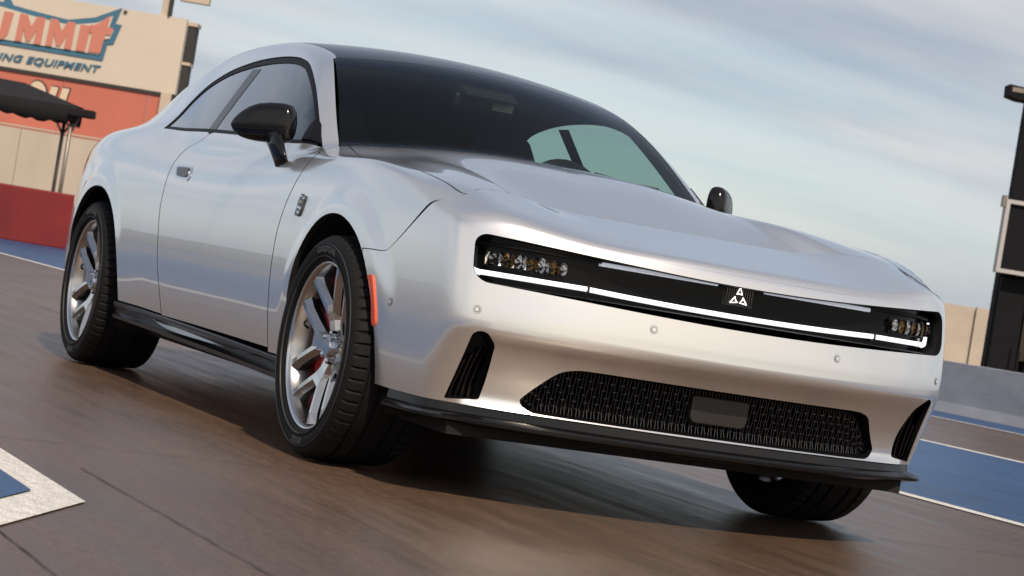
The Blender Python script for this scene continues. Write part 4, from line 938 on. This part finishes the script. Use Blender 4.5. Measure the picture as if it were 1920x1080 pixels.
def wheel(x, s, wd, yr):
    """yr = distance of the rim lip plane from the car's centre line; wheel drawn with outer face towards +y then mirrored"""
    root_ = MB(); h = wd/2
    n = 96
    barrel = [(h-.024, .268), (h-.018, .2685), (h-.017, .265), (h-.022, .258), (h-.030, .2545), (h-.045, .250), (h-.10, .238), (-.02, .232), (-h+.03, .245), (-h+.02, .262)]
    root_.loft(lathe(barrel, n))
    W = root_.build('wheel', 'rim_metal', car, True, autosmooth=45)
    yoff = yr-(h-.018)
    W.location = (x, s*yoff, .36)
    if s < 0: W.rotation_euler = (0, 0, 0); W.scale = (1, -1, 1)
    def ch(m, name, material, **k): o = m.build(name, material, W, **k); return o
    if wd not in TY:
        V, F_ = tyre_mesh(wd); TY[wd] = MB(); TY[wd].add(V, [f[::-1] for f in F_])
    ty = ch(TY[wd], 'tyre', 'rubber', smooth=True, autosmooth=28)
    for wrd, a0, fl, rad in (('GOODYEAR', 90, -1, .2965), ('SPORT', 270, -1, .2965)):
        V, F_ = bend_text(wrd, .028, rad, h-.0005, R(a0), 0, fl if s < 0 else -fl if False else fl)
        if s > 0: V = [(-a, b, c) for a, b, c in V]
        tm = MB(); tm.add(V, F_); ch(tm, 'sidewall_lettering', 'rubber_letter')
    for rr_ in (.283, .322):
        m = MB(); m.loft(lathe([(h-.005, rr_-.0016), (h+.0004, rr_-.0006), (h+.0004, rr_+.0006), (h-.005, rr_+.0016)], 120)); ch(m, 'sidewall_ring', 'rubber_letter', smooth=True)
    m = MB(); m.loft(lathe([(h-.030, .2555), (h-.021, .2585), (h-.0155, .2640), (h-.0155, .2680), (h-.020, .2695)], 120)); ch(m, 'rim_lip', 'rim_lip', smooth=True)
    # five forked spokes, faceted, dished towards the hub
    def yface(r): return h-.030-.040*(1-min(1, max(0, (r-.06)/.19)))**1.3
    a_off = 0
    for k in range(5):
        th = R(174.5+72*k); e = np.array([math.cos(th), math.sin(th)]); t = np.array([-math.sin(th), math.cos(th)])
        m = MB()
        def sect(p, d, wt, wb, r, dep=.038, ridge=.0):
            """cross-section: narrow flat top, chamfered flanks, wide back"""
            q = np.array([-d[1], d[0]]); y = yface(r)
            P = [(q*(-wb), y-dep), (q*(-wb*.97), y-.019), (q*(-wt), y), (q*wt, y), (q*(wb*.97), y-.019), (q*wb, y-dep)]
            return [(p[0]+u[0], yy, p[1]+u[1]) for u, yy in P]
        hubr = e*.040; el = e*.128
        m.loft([sect(hubr, e, .022, .034, .045), sect(e*.085, e, .022, .034, .085), sect(e*.112, e, .030, .040, .115), sect(e*.134, e, .030, .036, .132)], True, True, True)
        for g in (1, -1):
            ph = th+g*R(23.5); endp = np.array([math.cos(ph), math.sin(ph)])*.252; st = e*.108+t*g*.016; d = endp-st; d /= np.linalg.norm(d)
            L_ = np.linalg.norm(endp-st)
            m.loft([sect(st+d*L_*u, d, wt, wb, np.linalg.norm(st+d*L_*u), dep) for u, wt, wb, dep in ((0, .0085, .0245, .044), (.35, .0075, .0215, .042), (.75, .0070, .0205, .040), (1.0, .010, .027, .038))], True, True, True)
        so_ = ch(m, 'spoke', 'rim_metal'); so_.data.materials.append(MATS['rim_dark']); so_.data.materials.append(MATS['rim_lip']); mi = []
        for nr_ in (4, 4, 4):
            mi += [2 if (q % 6) == 2 else 0 if (q % 6) in (1, 3) else 1 for q in range(6*(nr_-1))]+[1, 0]
        so_.data.polygons.foreach_set('material_index', mi)
    m = MB(); m.loft(lathe([(h-.115, .066), (h-.085, .064), (h-.074, .058), (h-.070, .040), (h-.068, .001)], 40)); hub = ch(m, 'hub', 'rim_metal', smooth=True, autosmooth=30)
    m = MB(); m.loft(lathe([(h-.075, .033), (h-.054, .032), (h-.050, .028), (h-.049, .001)], 32)); ch(m, 'centre_cap', 'chrome', smooth=True, autosmooth=30)
    for k in range(5):
        a = R(216+72*k); m = MB(); m.loft([[(.047*math.cos(a)+r*math.cos(b), y, .047*math.sin(a)+r*math.sin(b)) for b in np.linspace(0, 2*math.pi, 6, endpoint=False)] for y, r in ((h-.078, .0105), (h-.055, .0105), (h-.051, .007), (h-.050, .001))]); ch(m, 'lug_nut', 'chrome')
    m = MB(); m.loft(lathe([(h-.145, .09), (h-.128, .09), (h-.126, .095), (h-.126, .198), (h-.130, .202), (h-.152, .202), (h-.156, .198), (h-.156, .09)], 64)); ch(m, 'brake_disc', 'disc_steel', smooth=True, autosmooth=30)
    # red caliper behind the spokes on the trailing side
    A = np.radians(np.linspace(145, 222, 14) if x > -1 else np.linspace(-40, 30, 14)); m = MB()
    m.loft([[(r*math.cos(a), y, r*math.sin(a)) for y, r in ((h-.175, .105), (h-.112, .105), (h-.088, .125), (h-.086, .190), (h-.104, .218), (h-.175, .218))] for a in A], True, True, True); ch(m, 'brake_caliper', 'caliper_red', bevel=.004)
    m = MB(); a = R(168); m.tube([(.232*math.cos(a), h-.05, .232*math.sin(a)), (.205*math.cos(a), h-.052, .205*math.sin(a))], .0045, 8); ch(m, 'valve_stem', 'rubber')
    m = MB(); m.loft(lathe([(h-.19, .225), (h-.195, .05)], 40)); ch(m, 'inner_shield', 'liner')
    return W
for s in (1, -1):
    wheel(0, s, .305, .983); wheel(-3.074, s, .325, .983)
